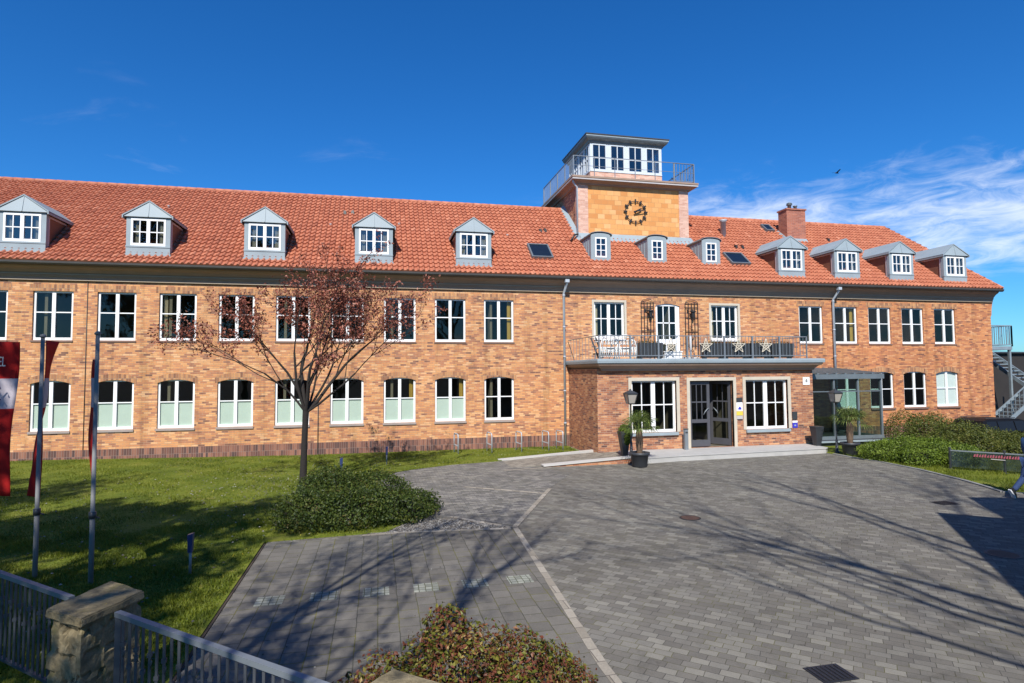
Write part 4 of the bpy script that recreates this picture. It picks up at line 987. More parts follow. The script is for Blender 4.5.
# balcony slab with cove
SX0, SX1, SY = 8.06, 17.96, -3.92
def ring3(m, prof, yb=0.):
    """profile swept round left, front and right of the slab; o = inset from the outer edge"""
    rings = [[(SX0+o, yb-.002, z), (SX0+o, SY+o, z), (SX1-o, SY+o, z), (SX1-o, yb-.002, z)] for o, z in prof]
    for i in range(len(prof)-1):
        for c in range(3): m.face([rings[i][c], rings[i][c+1], rings[i+1][c+1], rings[i+1][c]])
    m.face(rings[-1]); m.face(rings[0][::-1])
m = MB(); ring3(m, [(.30, 3.26), (.27, 3.27), (.25, 3.34), (.14, 3.44), (.06, 3.47), (.03, 3.52), (.03, 3.56)]); m.build('balcony_cornice', 'cove', PO)
m = MB(); ring3(m, [(.02, 3.562), (-.02, 3.57), (-.03, 3.66), (-.02, 3.72), (.03, 3.735)]); m.build('balcony_edge', 'zinc', PO)
m = MB(); BZ = 3.737
RLZ = 4.63; ys = SY+.12
posts = [8.16, 9.43, 10.60, 11.83, 13.46, 14.72, 15.96, 17.24]
for x in posts: m.bar((x, ys, BZ), (x, ys, RLZ), .06 if 8.5 < x < 17 else .04)
m.bar((8.16, ys, RLZ), (17.24, ys, RLZ), .028); m.bar((8.16, ys, BZ+.12), (17.24, ys, BZ+.12), .03)
for a, b in zip(posts, posts[1:]):
    n = int((b-a)/.145)
    for k in range(1, n): x = a+(b-a)*k/n; m.bar((x, ys, BZ+.12), (x, ys, RLZ), .014)
m.bar((8.16, ys, RLZ), (8.16, -.05, RLZ), .028); m.bar((17.24, ys, RLZ), (17.24, -.05, RLZ), .028)
for k in range(1, 10):
    yy = ys+(-.05-ys)*k/10; m.bar((8.16, yy, BZ), (8.16, yy, RLZ), .014); m.bar((17.24, yy, BZ), (17.24, yy, RLZ), .014)
m.build('balcony_railing', 'grey_metal', PO)
# entrance platform and ramp
m = MB(); m.extrude_z([(9.0, -5.5), (10.6, -5.25), (17.08, -4.88), (17.3, -4.7), (17.3, PY-.002), (9.0, PY-.002)], -.05, .165); st = struct(m.build('entrance_platform', 'concrete'))
m = MB(); m.extrude_z([(8.98, -5.52), (10.6, -5.27), (17.1, -4.90), (17.32, -4.72), (17.32, PY-.004), (8.98, PY-.004)], .17, .205); struct(m.build('platform_slab', 'concrete'))
m = MB(); m.extrude_y([(4.4, .004), (8.97, .004), (8.97, .19), (8.2, .17)], -5.05, -3.3); struct(m.build('entrance_ramp', 'ramp'))
m = MB(); m.hexa([(5.6, -5.33, 0), (8.75, -5.30, 0), (8.75, -5.06, 0), (5.6, -5.06, 0)], [(5.6, -5.33, .03), (8.75, -5.30, .19), (8.75, -5.06, .19), (5.6, -5.06, .03)]); struct(m.build('ramp_side_wall', 'brick_red'))
m = MB(); m.hexa([(5.5, -5.37, .032), (8.75, -5.34, .194), (8.75, -5.02, .194), (5.5, -5.02, .032)], [(5.5, -5.37, .075), (8.75, -5.34, .24), (8.75, -5.02, .24), (5.5, -5.02, .075)]); struct(m.build('ramp_edge_coping', 'conc_light'))
m = MB(); m.hexa([(4.3, -3.52, .01), (8.17, -3.0, .10), (8.17, -2.82, .10), (4.3, -3.34, .01)], [(4.3, -3.52, .07), (8.17, -3.0, .21), (8.17, -2.82, .21), (4.3, -3.34, .07)]); struct(m.build('ramp_back_kerb', 'conc_light'))

# ---- glass vestibule beside the porch
GX0, GX1, GY, GB = 17.90, 21.62, -3.0, .26
m = MB(); m.box(GX0, GX1+.5, GY-.06, -.035, -.3, GB); VS = m.build('vestibule', 'dark_metal', BLD)
m = MB(); m.box(GX0, GX1+.14, GY-.20, GY-.062, GB-.10, GB-.04); m.build('ledge', 'zinc', VS)
m = MB()
for x in (GX0, 19.20, 20.42, GX1): m.box(x-.04, x+.04, GY, GY+.10, GB, 2.98)
m.box(GX0, GX1, GY+.02, GY+.08, 2.30, 2.34)
m.box(GX0-.06, GX1+.06, GY-.01, GY+.13, GB, GB+.14); m.box(GX0-.1, GX1+.10, GY-.08, GY+.14, 2.86, 3.07)
m.box(GX1-.06, GX1+.06, -.12, -.04, GB, 3.2); m.box(GX1-.05, GX1+.05, GY+.13, -.12, GB, GB+.12); m.hexa([(GX1-.05, GY+.13, 2.9), (GX1+.05, GY+.13, 2.9), (GX1+.05, -.04, 3.15), (GX1-.05, -.04, 3.15)], [(GX1-.05, GY+.13, 3.05), (GX1+.05, GY+.13, 3.05), (GX1+.05, -.04, 3.3), (GX1-.05, -.04, 3.3)])
m.build('vestibule_frame', 'zinc_dark', VS)
m = MB(); m.face([(GX0, GY+.05, GB+.1), (GX1, GY+.05, GB+.1), (GX1, GY+.05, 2.9), (GX0, GY+.05, 2.9)]); m.face([(GX1, GY+.1, GB+.1), (GX1, -.06, GB+.1), (GX1, -.06, 3.15), (GX1, GY+.1, 2.9)]); m.build('pane', 'glass_green', VS, fix=False)
m = MB()
for k in range(9):
    x = GX0+(GX1-GX0)*k/8; m.hexa([(x-.04, GY-.05, 3.072), (x+.04, GY-.05, 3.072), (x+.04, -.04, 3.33), (x-.04, -.04, 3.33)], [(x-.04, GY-.05, 3.12), (x+.04, GY-.05, 3.12), (x+.04, -.04, 3.38), (x-.04, -.04, 3.38)])
m.build('roof_rafters', 'zinc_dark', VS)
m = MB(); m.face([(GX0, GY-.05, 3.09), (GX1+.1, GY-.05, 3.09), (GX1+.1, -.04, 3.35), (GX0, -.04, 3.35)]); m.build('opaque_roof_sheet', 'zinc_dark', VS, fix=False)  # opaque sheet in place of roof glass, added to darken the interior

# ------------------------------------------------------------ plants
def leaves_mesh(name, P, D, size, mat, parent=None, aspect=.55, flat=.5, origin=None, rnd=None):
    """one folded four-cornered leaf per point; D = outward direction"""
    n = len(P); P = np.asarray(P); D = np.asarray(D)
    nrm = D*flat+rng.normal(0, 1, (n, 3))*.6+np.array([0, 0, .35]); nrm /= np.linalg.norm(nrm, axis=1)[:, None]+1e-9
    t = rng.normal(0, 1, (n, 3)); t -= nrm*(t*nrm).sum(1)[:, None]; t /= np.linalg.norm(t, axis=1)[:, None]+1e-9
    b = np.cross(nrm, t); s = (size*rng.uniform(.55, 1.35, n))[:, None]
    V = np.stack([P-t*s, P+b*s*aspect+nrm*s*.15, P+t*s, P-b*s*aspect+nrm*s*.15], 1).reshape(-1, 3)
    Fq = np.arange(n*4).reshape(-1, 4)
    if rnd is None: rnd = rng.uniform(0, 1, n)
    return np_mesh(name, V, Fq, mat, parent, rnd=rnd, origin=origin)
def lobes_cloud(lobes, n, shell=.55, zmin=.02):
    """points spread through the outer shell of a set of ellipsoids (cx,cy,cz,rx,ry,rz)"""
    lb = np.array(lobes); wgt = (lb[:, 3]*lb[:, 4]+lb[:, 4]*lb[:, 5]+lb[:, 3]*lb[:, 5]); wgt /= wgt.sum()
    k = rng.choice(len(lb), n, p=wgt); d = rng.normal(0, 1, (n, 3)); d /= np.linalg.norm(d, axis=1)[:, None]
    rad = (shell**3+(1-shell**3)*rng.uniform(0, 1, n))**(1/3)
    rad *= 1+.13*np.sin(d[:, 0]*5+k)*np.sin(d[:, 1]*6+2*k)+.08*np.sin(d[:, 2]*9+k)
    rad *= 1+np.where(rng.uniform(0, 1, n) < .05, rng.uniform(0, .22, n), 0)
    P = lb[k, :3]+d*rad[:, None]*lb[k, 3:]
    ok = P[:, 2] > zmin
    # drop points that lie deep inside another lobe
    for j in range(len(lb)):
        q = (P-lb[j, :3])/lb[j, 3:]; ok &= ~((q*q).sum(1) < .30)
    return P[ok], d[ok]
def twigs(m, base, tips, r0=.014, r1=.004):
    for t in tips:
        b = Vector(base)+Vector((random.uniform(-.25, .25), random.uniform(-.25, .25), 0)); t = Vector(t)
        mid = b.lerp(t, .5)+Vector((random.uniform(-.08, .08), random.uniform(-.08, .08), .08)); m.tube([b, mid, t], [r0, (r0+r1)/2, r1], 4)
def bush(name, loc, lobes, n, size, mat, label, cat, shell=.55, twign=60, dark=.0, group=None):
    P, D = lobes_cloud(lobes, n, shell)
    o = thing(name, loc, label, cat, group)
    W = P+np.array(loc)
    clump = .5+.5*np.sin(W[:, 0]*5.1+W[:, 2]*4)*np.sin(W[:, 1]*4.3+W[:, 2]*6)
    r = np.clip(rng.uniform(0, 1, len(P))*.75+.25*clump, 0, 1)
    leaves_mesh('foliage', W, D, size, mat, o, rnd=r)
    m = MB(); idx = rng.choice(len(W), min(twign, len(W)), replace=False)
    lb = np.array(lobes)
    for i in idx:
        j = np.argmin(((P[i]-lb[:, :3])**2).sum(1)); b = Vector((lb[j, 0]+loc[0], lb[j, 1]+loc[1], loc[2]))
        twigs(m, b, [W[i]])
    m.build('stem', 'bark', o)
    return o
bush('round_bush', (-.4, -10.95, 0), [(-.95, -.75, .25, .85, .75, .55), (-.2, -.8, .28, .95, .75, .52), (.7, -.55, .25, .95, .75, .46), (1.15, .0, .2, .7, .7, .36), (-.55, .35, .44, .9, .9, .60), (.3, .6, .4, .9, .9, .54), (-.8, 1.1, .45, .7, .8, .54)], 52000, .028, 'leaf_bush', 'wide dark green clipped bush at the foot of the bronze leaved tree', 'bush', .62, 160)
bush('flowering_shrub', (.70, -19.9, -.05), [(-.85, .05, .42, .36, .4, .36), (-.55, .1, .5, .42, .42, .42), (.0, .1, .62, .52, .45, .52), (-.12, .2, 1.0, .22, .22, .28), (.55, .25, .52, .48, .42, .42), (.95, .3, .34, .34, .36, .34), (.35, -.35, .4, .6, .4, .42), (-.3, -.35, .4, .55, .4, .42)], 40000, .021, 'leaf_red', 'loose shrub with red young leaves at the front edge of the parking bay', 'shrub', .3, 260)
bush('spreading_bush', (18.55, -7.5, 0), [(-.7, .5, .3, .9, .9, .42), (.3, -.3, .35, 1.1, 1.0, .50), (.65, -1.0, .30, .8, .8, .44), (-.5, -.6, .25, .7, .7, .38), (.75, .2, .3, .8, .8, .48), (.4, .8, .35, .9, .8, .5)], 36000, .032, 'leaf_bright', 'low bright green spreading bush beside the courtyard kerb', 'bush', .6, 90)
bush('hedge', (22.8, -5.0, -.3), [(.1, 2.2, .78, .8, .8, .92), (.5, 1.2, .82, .9, .9, .92), (-.5, .5, .74, .8, .9, .85), (.6, .1, .72, .9, .9, .80), (-1.0, -.6, .5, .8, .8, .68), (.3, -1.0, .62, 1.0, 1.0, .74), (-.5, -1.7, .45, .9, .9, .66), (.9, -2.2, .52, .9, .9, .66), (-.2, -2.9, .42, .9, .9, .58), (1.3, -3.3, .42, .9, .9, .54), (1.6, -1.0, .5, .9, .9, .66)], 60000, .034, 'leaf_hedge', 'olive brown loose hedge below the right hand wall, hiding the dark car', 'hedge', .55, 160)

leaf_from = 99
def grow(m, p, d, r, ln, lev, maxlev, tips, spread=.55, up=.25, nk=(2, 3), bend=.18, ratio=.72, rr_=.66):
    seg = 4; pts = [p.copy()]; rad = [r]
    for i in range(seg):
        d = (d+Vector((random.gauss(0, bend), random.gauss(0, bend), random.gauss(0, bend*.6)))+Vector((0, 0, up*.12))).normalized()
        p = p+d*ln/seg; pts.append(p.copy()); rad.append(r*(1-(1-rr_)*(i+1)/seg))
    m.tube(pts, rad, 7 if r > .03 else 4, cap=False)
    if lev >= maxlev-1: tips += [(q, d.copy()) for q in pts[2:]]
    elif lev >= leaf_from: tips += [(pts[i].lerp(pts[i+1], .5), d.copy()) for i in range(1, seg)]
    if lev >= maxlev: return
    for k in range(random.randint(*nk)):
        i = seg if k == 0 else random.randint(2, seg); q = pts[i]
        ax = d.orthogonal().normalized(); ax.rotate(Quaternion(d, random.uniform(0, 2*math.pi)))
        a = random.uniform(.3, 1.)*spread*(.6 if k == 0 else 1.25)
        nd = d.copy(); nd.rotate(Quaternion(ax, a)); nd = (nd+Vector((0, 0, up*.3))).normalized()
        grow(m, q, nd, rad[i]*(.9 if k == 0 else .68), ln*ratio*random.uniform(.8, 1.15), lev+1, maxlev, tips, spread, up, nk, bend, ratio, rr_)
# the bronze leaved tree on the lawn
random.seed(21)
TR = thing('cherry_tree', (-2.05, -7.33, .1), 'small tree with bronze young leaves and forked trunk on the lawn', 'tree')
m = MB(); base = Vector((-2.05, -7.33, .05)); tips = []
m.tube([base+Vector((0, 0, -.1)), base+Vector((0, 0, .12)), base+Vector((.02, 0, .9)), base+Vector((.04, .02, 1.7)), base+Vector((.06, 0, 2.15))], [.15, .105, .088, .082, .09], 12, cap=False)
fk = base+Vector((.06, 0, 2.1))
LIMBS = [((.80, .1, 1.0), .055, 1.75), ((-.10, .2, 1.), .062, 1.6), ((-.52, -.1, 1.05), .045, 1.75), ((.36, -.3, 1.1), .05, 1.7), ((-.34, .35, 1.05), .042, 1.65), ((.55, .5, 1.), .04, 1.65), ((1.0, -.25, .8), .036, 1.75), ((-.85, .2, .82), .034, 1.6), ((.1, .6, 1.), .036, 1.6), ((.15, -.25, 1.1), .05, 1.5)]
leaf_from = 2
for d, r, ln in LIMBS: grow(m, fk.copy(), Vector(d).normalized(), r, ln, 0, 4, tips, .62, .22, (2, 3), .12, .73)
m.build('trunk', 'bark', TR)
leaf_from = 99
lp = []; ldv = []
for p, d in tips:
    zrel = p.z
    if random.random() < .2: continue
    for k in range(random.randint(4, 14)):
        q = Vector((random.gauss(0, .075), random.gauss(0, .075), random.gauss(0, .07))); lp.append(p+q); ldv.append(q.normalized())
lp = np.array([tuple(v) for v in lp]); ldv = np.array([tuple(v) for v in ldv])
print('cherry leaves', len(lp), lp.min(0), lp.max(0))
leaves_mesh('crown', lp, ldv, .041, 'leaf_cherry', TR, aspect=.5)

# potted palms
def palm(loc, label, sc=1.):
    o = thing('potted_palm', loc, label, 'potted palm')
    V = Vector(loc)
    m = MB(); m.lathe([(.22*sc, 0), (.25*sc, .04), (.30*sc, .40*sc), (.345*sc, .42*sc), (.35*sc, .50*sc), (.30*sc, .50*sc), (.29*sc, .45*sc)], V.x, V.y, 24, V.z); m.build('pot', 'pot', o)
    m = MB(); m.lathe([(.285*sc, .43*sc), (.2, .46*sc), (.02, .47*sc)], V.x, V.y, 16, V.z); m.build('soil', 'soil', o)
    m = MB(); h = 1.28*sc; prof = []
    for i in range(22):
        z = .44*sc+(h-.44*sc)*i/21; r = (.085+.035*math.sin(math.pi*i/21)+.012*(i % 2))*sc; prof.append((r, z))
    m.lathe(prof, V.x, V.y, 14, V.z); m.build('trunk', 'palm_bark', o)
    vs = []; fs = []; top = V+Vector((0, 0, h))
    for k in range(24):
        az = k*2.4+random.uniform(-.2, .2); el = random.uniform(-.25, 1.25) if k > 4 else random.uniform(1., 1.4)
        d = Vector((math.cos(az)*math.cos(el), math.sin(az)*math.cos(el), math.sin(el))); ln = random.uniform(.28, .45)*sc
        e = top+d*ln; sd = d.cross(Vector((0, 0, 1))).normalized(); nn = sd.cross(d)
        i = len(vs); vs += [tuple(top+sd*.012), tuple(top-sd*.012), tuple(e-sd*.010), tuple(e+sd*.010)]; fs.append((i, i+1, i+2, i+3))
        for j in range(15):
            a = (j-7)/7*1.75; b = (d*math.cos(a)+sd*math.sin(a)).normalized(); L2 = (.52-.10*abs(a)/1.75)*sc*random.uniform(.85, 1.1)
            mid = e+b*L2*.6+nn*.02; tip = e+b*L2+Vector((0, 0, -.13*sc-.05*random.random())); w2 = b.cross(nn).normalized()*  .013*sc
            i = len(vs); vs += [tuple(e), tuple(mid+w2), tuple(tip), tuple(mid-w2)]; fs.append((i, i+1, i+2, i+3))
    np_mesh('fronds', np.array(vs), np.array(fs), 'leaf_palm', o, rnd=rng.uniform(0, 1, len(fs)))
    return o
palm((8.70, -6.05, .0), 'potted fan palm at the left end of the entrance platform', 1.0)
palm((17.55, -5.6, .0), 'potted fan palm in front of the glass vestibule', .98)

# ------------------------------------------------------------ entrance furniture
def lantern_post(loc, h, label):
    o = thing('lamp_post', loc, label, 'lamp post'); x, y, z = loc
    m = MB(); m.lathe([(.10, 0), (.10, .05), (.06, .08), (.045, .5), (.03, .55), (.026, h-.55), (.045, h-.53), (.03, h-.5)], x, y, 12, z); m.build('pole', 'dark_metal', o)
    b = h-.50
    def ring(r, zz_): return [(x+r*math.cos(math.pi/4+k*math.pi/2), y+r*math.sin(math.pi/4+k*math.pi/2), z+zz_) for k in range(4)]
    m = MB(); lo, hi = ring(.16, b), ring(.265, b+.35)
    for k in range(4): m.bar(lo[k], hi[k], .022); m.bar(lo[k], lo[(k+1) % 4], .022); m.bar(hi[k], hi[(k+1) % 4], .026)
    m.hexa(ring(.30, b+.36), ring(.10, b+.45)); m.hexa(ring(.07, b+.45), ring(.02, b+.52)); m.hexa(ring(.06, b-.04), ring(.12, b)); m.build('lantern_frame', 'dark_metal', o)
    m = MB(); m.hexa(ring(.15, b+.01), ring(.25, b+.345)); m.build('lamp_glass', 'lamp_glass', o)
    return o
lantern_post((8.86, -5.02, .2), 2.40, 'lantern post behind the potted palm left of the entrance')
lantern_post((17.50, -4.98, .0), 2.50, 'lantern post in front of the glass vestibule, right of the entrance')
def tall_planter(loc, label, plant=True):
    o = thing('tall_planter', loc, label, 'planter'); x, y, z = loc
    m = MB(); q = lambda r, zz_: [(x-r, y-r, z+zz_), (x+r, y-r, z+zz_), (x+r, y+r, z+zz_), (x-r, y+r, z+zz_)]
    m.hexa(q(.09, 0), q(.185, .84)); m.hexa(q(.195, .84), q(.195, .88)); m.build('planter', 'pot', o)
    m = MB(); m.hexa(q(.16, .88), q(.15, .89)); m.build('soil', 'soil', o)
    if plant:
        P, D = lobes_cloud([(0, 0, .92, .19, .19, .2), (.06, -.14, .68, .15, .12, .30)], 2600, .5)
        leaves_mesh('foliage', P+np.array(loc), D, .03, 'leaf_bright', o)
    return o
tall_planter((8.72, -4.72, .2), 'tall dark planter with a trailing bright green plant beside the potted palm')
tall_planter((17.30, -4.15, .1), 'empty tall dark planter at the right hand corner of the porch', False)
o = thing('ashtray_post', (11.66, -3.85, .205), 'slim grey metal ashtray post left of the entrance door', 'ashtray')
m = MB(); m.box(11.59, 11.73, -3.91, -3.79, .205, .98); m.build('body', 'grey_metal', o)
m = MB(); m.box(11.58, 11.74, -3.92, -3.78, .985, 1.02); m.box(11.61, 11.71, -3.915, -3.911, .84, .90); m.build('lid', 'dark_metal', o)
# signs
def text_mesh(body, size, loc, rot, mat, parent=None, name='lettering', ext=.004, align='CENTER'):
    c = bpy.data.curves.new(name, 'FONT'); c.body = body; c.size = size; c.extrude = ext; c.align_x = align; c.align_y = 'CENTER'
    t = bpy.data.objects.new(name, c); COL.objects.link(t); dg = bpy.context.evaluated_depsgraph_get()
    me = bpy.data.meshes.new_from_object(t.evaluated_get(dg)); bpy.data.objects.remove(t); bpy.data.curves.remove(c)
    mt = Matrix.Translation(loc) @ rot.to_matrix().to_4x4(); me.transform(mt); me.transform(Matrix.Translation(-wl(parent)))
    me.materials.clear(); me.materials.append(M[mat]); me.name = name
    o = bpy.data.objects.new(name, me); COL.objects.link(o)
    if parent: o.parent = parent
    return o
from mathutils import Euler
FRONT = Euler((R(90), 0, 0))
o = thing('house_number_sign', (17.40, PY-.01, 2.80), 'small white house number sign on the porch corner, right of the entrance', 'sign')
m = MB(); m.box(17.24, 17.56, PY-.025, PY-.004, 2.64, 2.96); m.build('plate', 'white', o); text_mesh('4', .24, (17.40, PY-.028, 2.80), FRONT, 'black', o)
o = thing('notice_board', (14.24, PY-.01, 1.75), 'narrow notice board with white and yellow panels right of the door', 'sign')
NX0, NX1 = 14.10, 14.37
for a, b, mt in ((1.98, 2.16, 'dark_metal'), (1.62, 1.97, 'white'), (1.45, 1.61, 'sign_yellow'), (1.30, 1.44, 'sill_grey')):
    m = MB(); m.box(NX0, NX1, PY-.05, PY-.032, a, b); m.build('panel', mt, o)
m = MB(); m.box(14.17, 14.31, PY-.056, PY-.051, 1.68, 1.75); m.hexa([(14.19, PY-.056, 1.752), (14.29, PY-.056, 1.752), (14.29, PY-.051, 1.752), (14.19, PY-.051, 1.752)], [(14.22, PY-.056, 1.80), (14.26, PY-.056, 1.80), (14.26, PY-.051, 1.80), (14.22, PY-.051, 1.80)]); m.build('emblem', 'sign_blue', o)
o = thing('wall_plaque', (16.79, PY-.01, 1.2), 'dark, white and blue plaque to the right of the porch window', 'sign')
for a, b, mt in ((1.22, 1.54, 'dark_metal'), (1.09, 1.17, 'white'), (.88, 1.08, 'sign_blue')):
    m = MB(); m.box(16.68, 16.92, PY-.024, PY-.006, a, b); m.build('panel', mt, o)
m = MB(); m.box(16.76, 16.84, PY-.03, PY-.025, .95, 1.01); m.build('emblem', 'zinc', o)

# ------------------------------------------------------------ balcony things
def trellis(x0, x1, label):
    o = thing('wall_trellis', ((x0+x1)/2, -.05, BZ), label, 'trellis'); m = MB(); y = -.06
    for k in range(5): x = x0+(x1-x0)*k/4; m.bar((x, y, 4.3), (x, y, 6.40), .028)
    for z in (4.45, 5.1, 5.75, 6.2, 6.40): m.bar((x0, y, z), (x1, y, z), .026)
    n = 10; m.tube([(x0+(x1-x0)*(.5-.5*math.cos(math.pi*k/n)), y, 6.40+.14*math.sin(math.pi*k/n)) for k in range(n+1)], .013, 5)
    for x in (x0, x1): m.bar((x, y, 4.5), (x, 0, 4.5), .02); m.bar((x, y, 6.2), (x, 0, 6.2), .02)
    m.bar((x0, y, 4.3), (x0, y, BZ), .03); m.bar((x1, y, 4.3), (x1, y, BZ), .03)
    m.build('lattice', 'iron', o)
    # a climbing stem
    m = MB(); pts = [((x0+x1)/2+.12*math.sin(k*1.3), y-.03, BZ+k*.2) for k in range(9)]; m.tube(pts, [.012]*9, 5); m.build('climber', 'bark', o)
    return o
trellis(11.66, 12.27, 'black iron trellis on the wall left of the balcony door'); trellis(13.86, 14.50, 'black iron trellis on the wall right of the balcony door')
def wall_lamp(x, label):
    o = thing('wall_lantern', (x, -.1, 5.9), label, 'wall lantern')
    m = MB(); m.tube([(x-.16, 0, 6.02), (x-.16, -.10, 6.02), (x, -.20, 6.08), (x, -.20, 6.02)], .014, 6); m.box(x-.21, x-.11, -.02, -.002, 5.94, 6.10); m.build('bracket', 'iron', o)
    m = MB(); m.lathe([(.03, 0), (.14, -.05), (.15, -.08)][::-1], x, -.20, 8, 6.06); m.lathe([(.05, -.36), (.06, -.34), (.10, -.10), (.11, -.085)], x, -.20, 6, 6.06, False); m.build('shade', 'iron', o)
    m = MB(); m.lathe([(.055, -.33), (.092, -.11)], x-.0, -.206, 6, 6.062, False); m.build('lamp_glass', 'lamp_glass', o)
wall_lamp(12.06, 'black wall lantern left of the balcony door'); wall_lamp(14.18, 'black wall lantern right of the balcony door')
def star(x, z, label):
    y = SY+.075
    o = thing('star_decoration', (x, y, z), label, 'star', 'straw stars hung on the balcony railing'); m = MB(); Rr = .30
    pts = [Vector((x+Rr*math.sin(2*math.pi*k*2/5), y+.006*(k % 2), z+Rr*math.cos(2*math.pi*k*2/5))) for k in range(5)]
    for k in range(5): m.bar(pts[k], pts[(k+1) % 5], .026, .02)
    ctr = Vector((x, y, z))
    for k in range(5): m.bar(ctr, ctr+(pts[k]-ctr)*.45, .022, .015)
    s_ = m.build('straw_frame', 'straw', o); return o
for x, l in ((11.11, 'straw star on the railing in front of the balcony door'), (12.62, 'straw star on the railing below the right hand trellis'), (14.08, 'straw star on the railing below the right balcony window'), (15.31, 'rightmost straw star on the balcony railing')): star(x, 4.24, l)
def planter_box(x0, x1, label, red):
    yc = SY+.42; o = thing('planter_box', ((x0+x1)/2, yc, BZ), label, 'planter box', 'dark planter boxes along the balcony railing')
    m = MB(); m.hexa([(x0, yc-.16, BZ+.04), (x1, yc-.16, BZ+.04), (x1, yc+.16, BZ+.04), (x0, yc+.16, BZ+.04)], [(x0-.0, yc-.2, BZ+.62), (x1, yc-.2, BZ+.62), (x1, yc+.2, BZ+.62), (x0, yc+.2, BZ+.62)])
    for a in (x0+.08, x1-.08): m.box(a-.04, a+.04, yc-.12, yc+.12, BZ, BZ+.04)
    m.build('box', 'dark_metal', o)
    m = MB(); m.box(x0+.04, x1-.04, yc-.17, yc+.17, BZ+.60, BZ+.625); m.build('soil', 'soil', o)
    n = 260; P = np.stack([rng.uniform(x0+.05, x1-.05, n), rng.uniform(yc-.15, yc+.15, n), BZ+.63+rng.uniform(0, .12, n)**1.0*rng.uniform(.2, 1, n)], 1)
    leaves_mesh('foliage', P, rng.normal(0, 1, (n, 3)), .022, red, o)
planter_box(9.86, 10.86, 'dark planter box on the balcony between chairs and door', 'leaf_bush')
for x0, x1, l in ((12.66, 13.56, 'dark planter box below the right hand trellis'), (13.62, 14.66, 'dark planter box under the right balcony window'), (14.72, 15.66, 'dark planter box to the right of the right balcony window'), (15.72, 16.72, 'rightmost dark planter box on the balcony')): planter_box(x0, x1, l, 'leaf_red')
o = thing('flower_trough', (11.3, -3.3, BZ), 'white flower trough in front of the balcony door', 'trough')
m = MB(); m.box(10.95, 11.70, -3.62, -3.36, BZ+.02, BZ+.26); m.box(10.92, 11.73, -3.65, -3.33, BZ+.26, BZ+.30); m.build('trough', 'white', o)
m = MB(); m.box(10.97, 11.68, -3.62, -3.36, BZ+.301, BZ+.31); m.build('soil', 'soil', o)
m = MB()
for k in range(7):
    if k == 3: continue
    x = 11.0+k*.095; m.box(x, x+.06, -3.624, -3.6205, BZ+.12, BZ+.15)
m.build('ornament', 'sill_grey', o)
o = thing('parasol_base', (12.32, -3.2, BZ), 'white parasol pole in its cross foot on the balcony', 'parasol stand')
m = MB(); m.bar((11.95, -3.2, BZ+.04), (12.69, -3.2, BZ+.04), .07); m.bar((12.32, -3.5, BZ+.04), (12.32, -2.9, BZ+.04), .07); m.build('foot', 'sill_grey', o)
m = MB(); m.tube([(12.32, -3.2, BZ+.05), (12.32, -3.2, BZ+.95)], .035, 10); m.build('pole', 'white', o)
def wire_chair(x, y, label, rz=0.):
    o = thing('garden_chair', (0, 0, 0), label, 'chair', 'white ornamental chairs on the balcony')
    m = MB(); n = 16
    # round back of scrolls, seen from behind (towards -y)
    hoop = [(.42*math.cos(math.pi*k/n)*1.0, -.30, .42+.50*math.sin(math.pi*k/n)) for k in range(n+1)]
    m.tube([(.42, -.28, .0)]+hoop+[(-.42, -.28, .0)], .022, 6)
    hoop2 = [(.34*math.cos(2*math.pi*k/n), -.30, .58+.26*math.sin(2*math.pi*k/n)) for k in range(n+1)]; m.tube(hoop2, .016, 5)
    for a in range(-3, 4):
        for s in (-1, 1):
            cx, cz = a*.11, .50+.02*s; rad_ = .085
            if abs(a) == 3 and s > 0: continue
            m.tube([(cx+rad_*math.cos(2*math.pi*k/10), -.30, cz+s*.12+rad_*math.sin(2*math.pi*k/10)) for k in range(11)], .021, 4)
    for a in range(-4, 5):
        m.tube([(a*.09, -.29, .08), (a*.09+.02, -.30, .25), (a*.09, -.30, .40)], .02, 4)
    for z in (.08, .26, .40): m.bar((-.42, -.29, z), (.42, -.29, z), .022)
    m.build('backrest', 'chair', o)
    m = MB(); m.lathe([(.36, .40), (.40, .42), (.40, .44), (.36, .45)], 0, .02, 18); m.build('seat', 'chair', o)
    for sx, sy in ((.3, .3), (-.3, .3), (.32, -.24), (-.32, -.24)):
        m = MB(); m.tube([(sx*.9, sy*.9, .41), (sx, sy, .2), (sx*1.1, sy*1.1, 0)], .016, 5); m.build('leg', 'chair', o)
    for s in (-1, 1):
        m = MB(); m.tube([(s*.42, -.26, .66), (s*.46, 0, .66), (s*.42, .28, .60), (s*.36, .3, .44)], .018, 5); m.build('armrest', 'chair', o)
    o.location = (x, y, BZ); o.rotation_euler = (0, 0, rz); return o
c0 = wire_chair(8.62, -3.36, 'white ornamental wire chair in the left corner of the balcony', R(8))
dup(c0, (9.36, -3.34, BZ), R(-10), 'white ornamental wire chair next to the left planter box')
m = MB(); o = thing('deck_chair', (8.55, -3.2, BZ), 'folding chair leaning at the left end of the balcony', 'chair')
m = MB(); m.bar((8.25, -3.2, BZ+.85), (8.55, -3.2, BZ+.05), .05); m.bar((8.25, -2.7, BZ+.85), (8.55, -2.7, BZ+.05), .05); m.build('frame', 'dark_metal', o)
m = MB(); m.box(8.30, 8.95, -3.15, -2.75, BZ+.18, BZ+.24); m.build('seat', 'dark_metal', o)

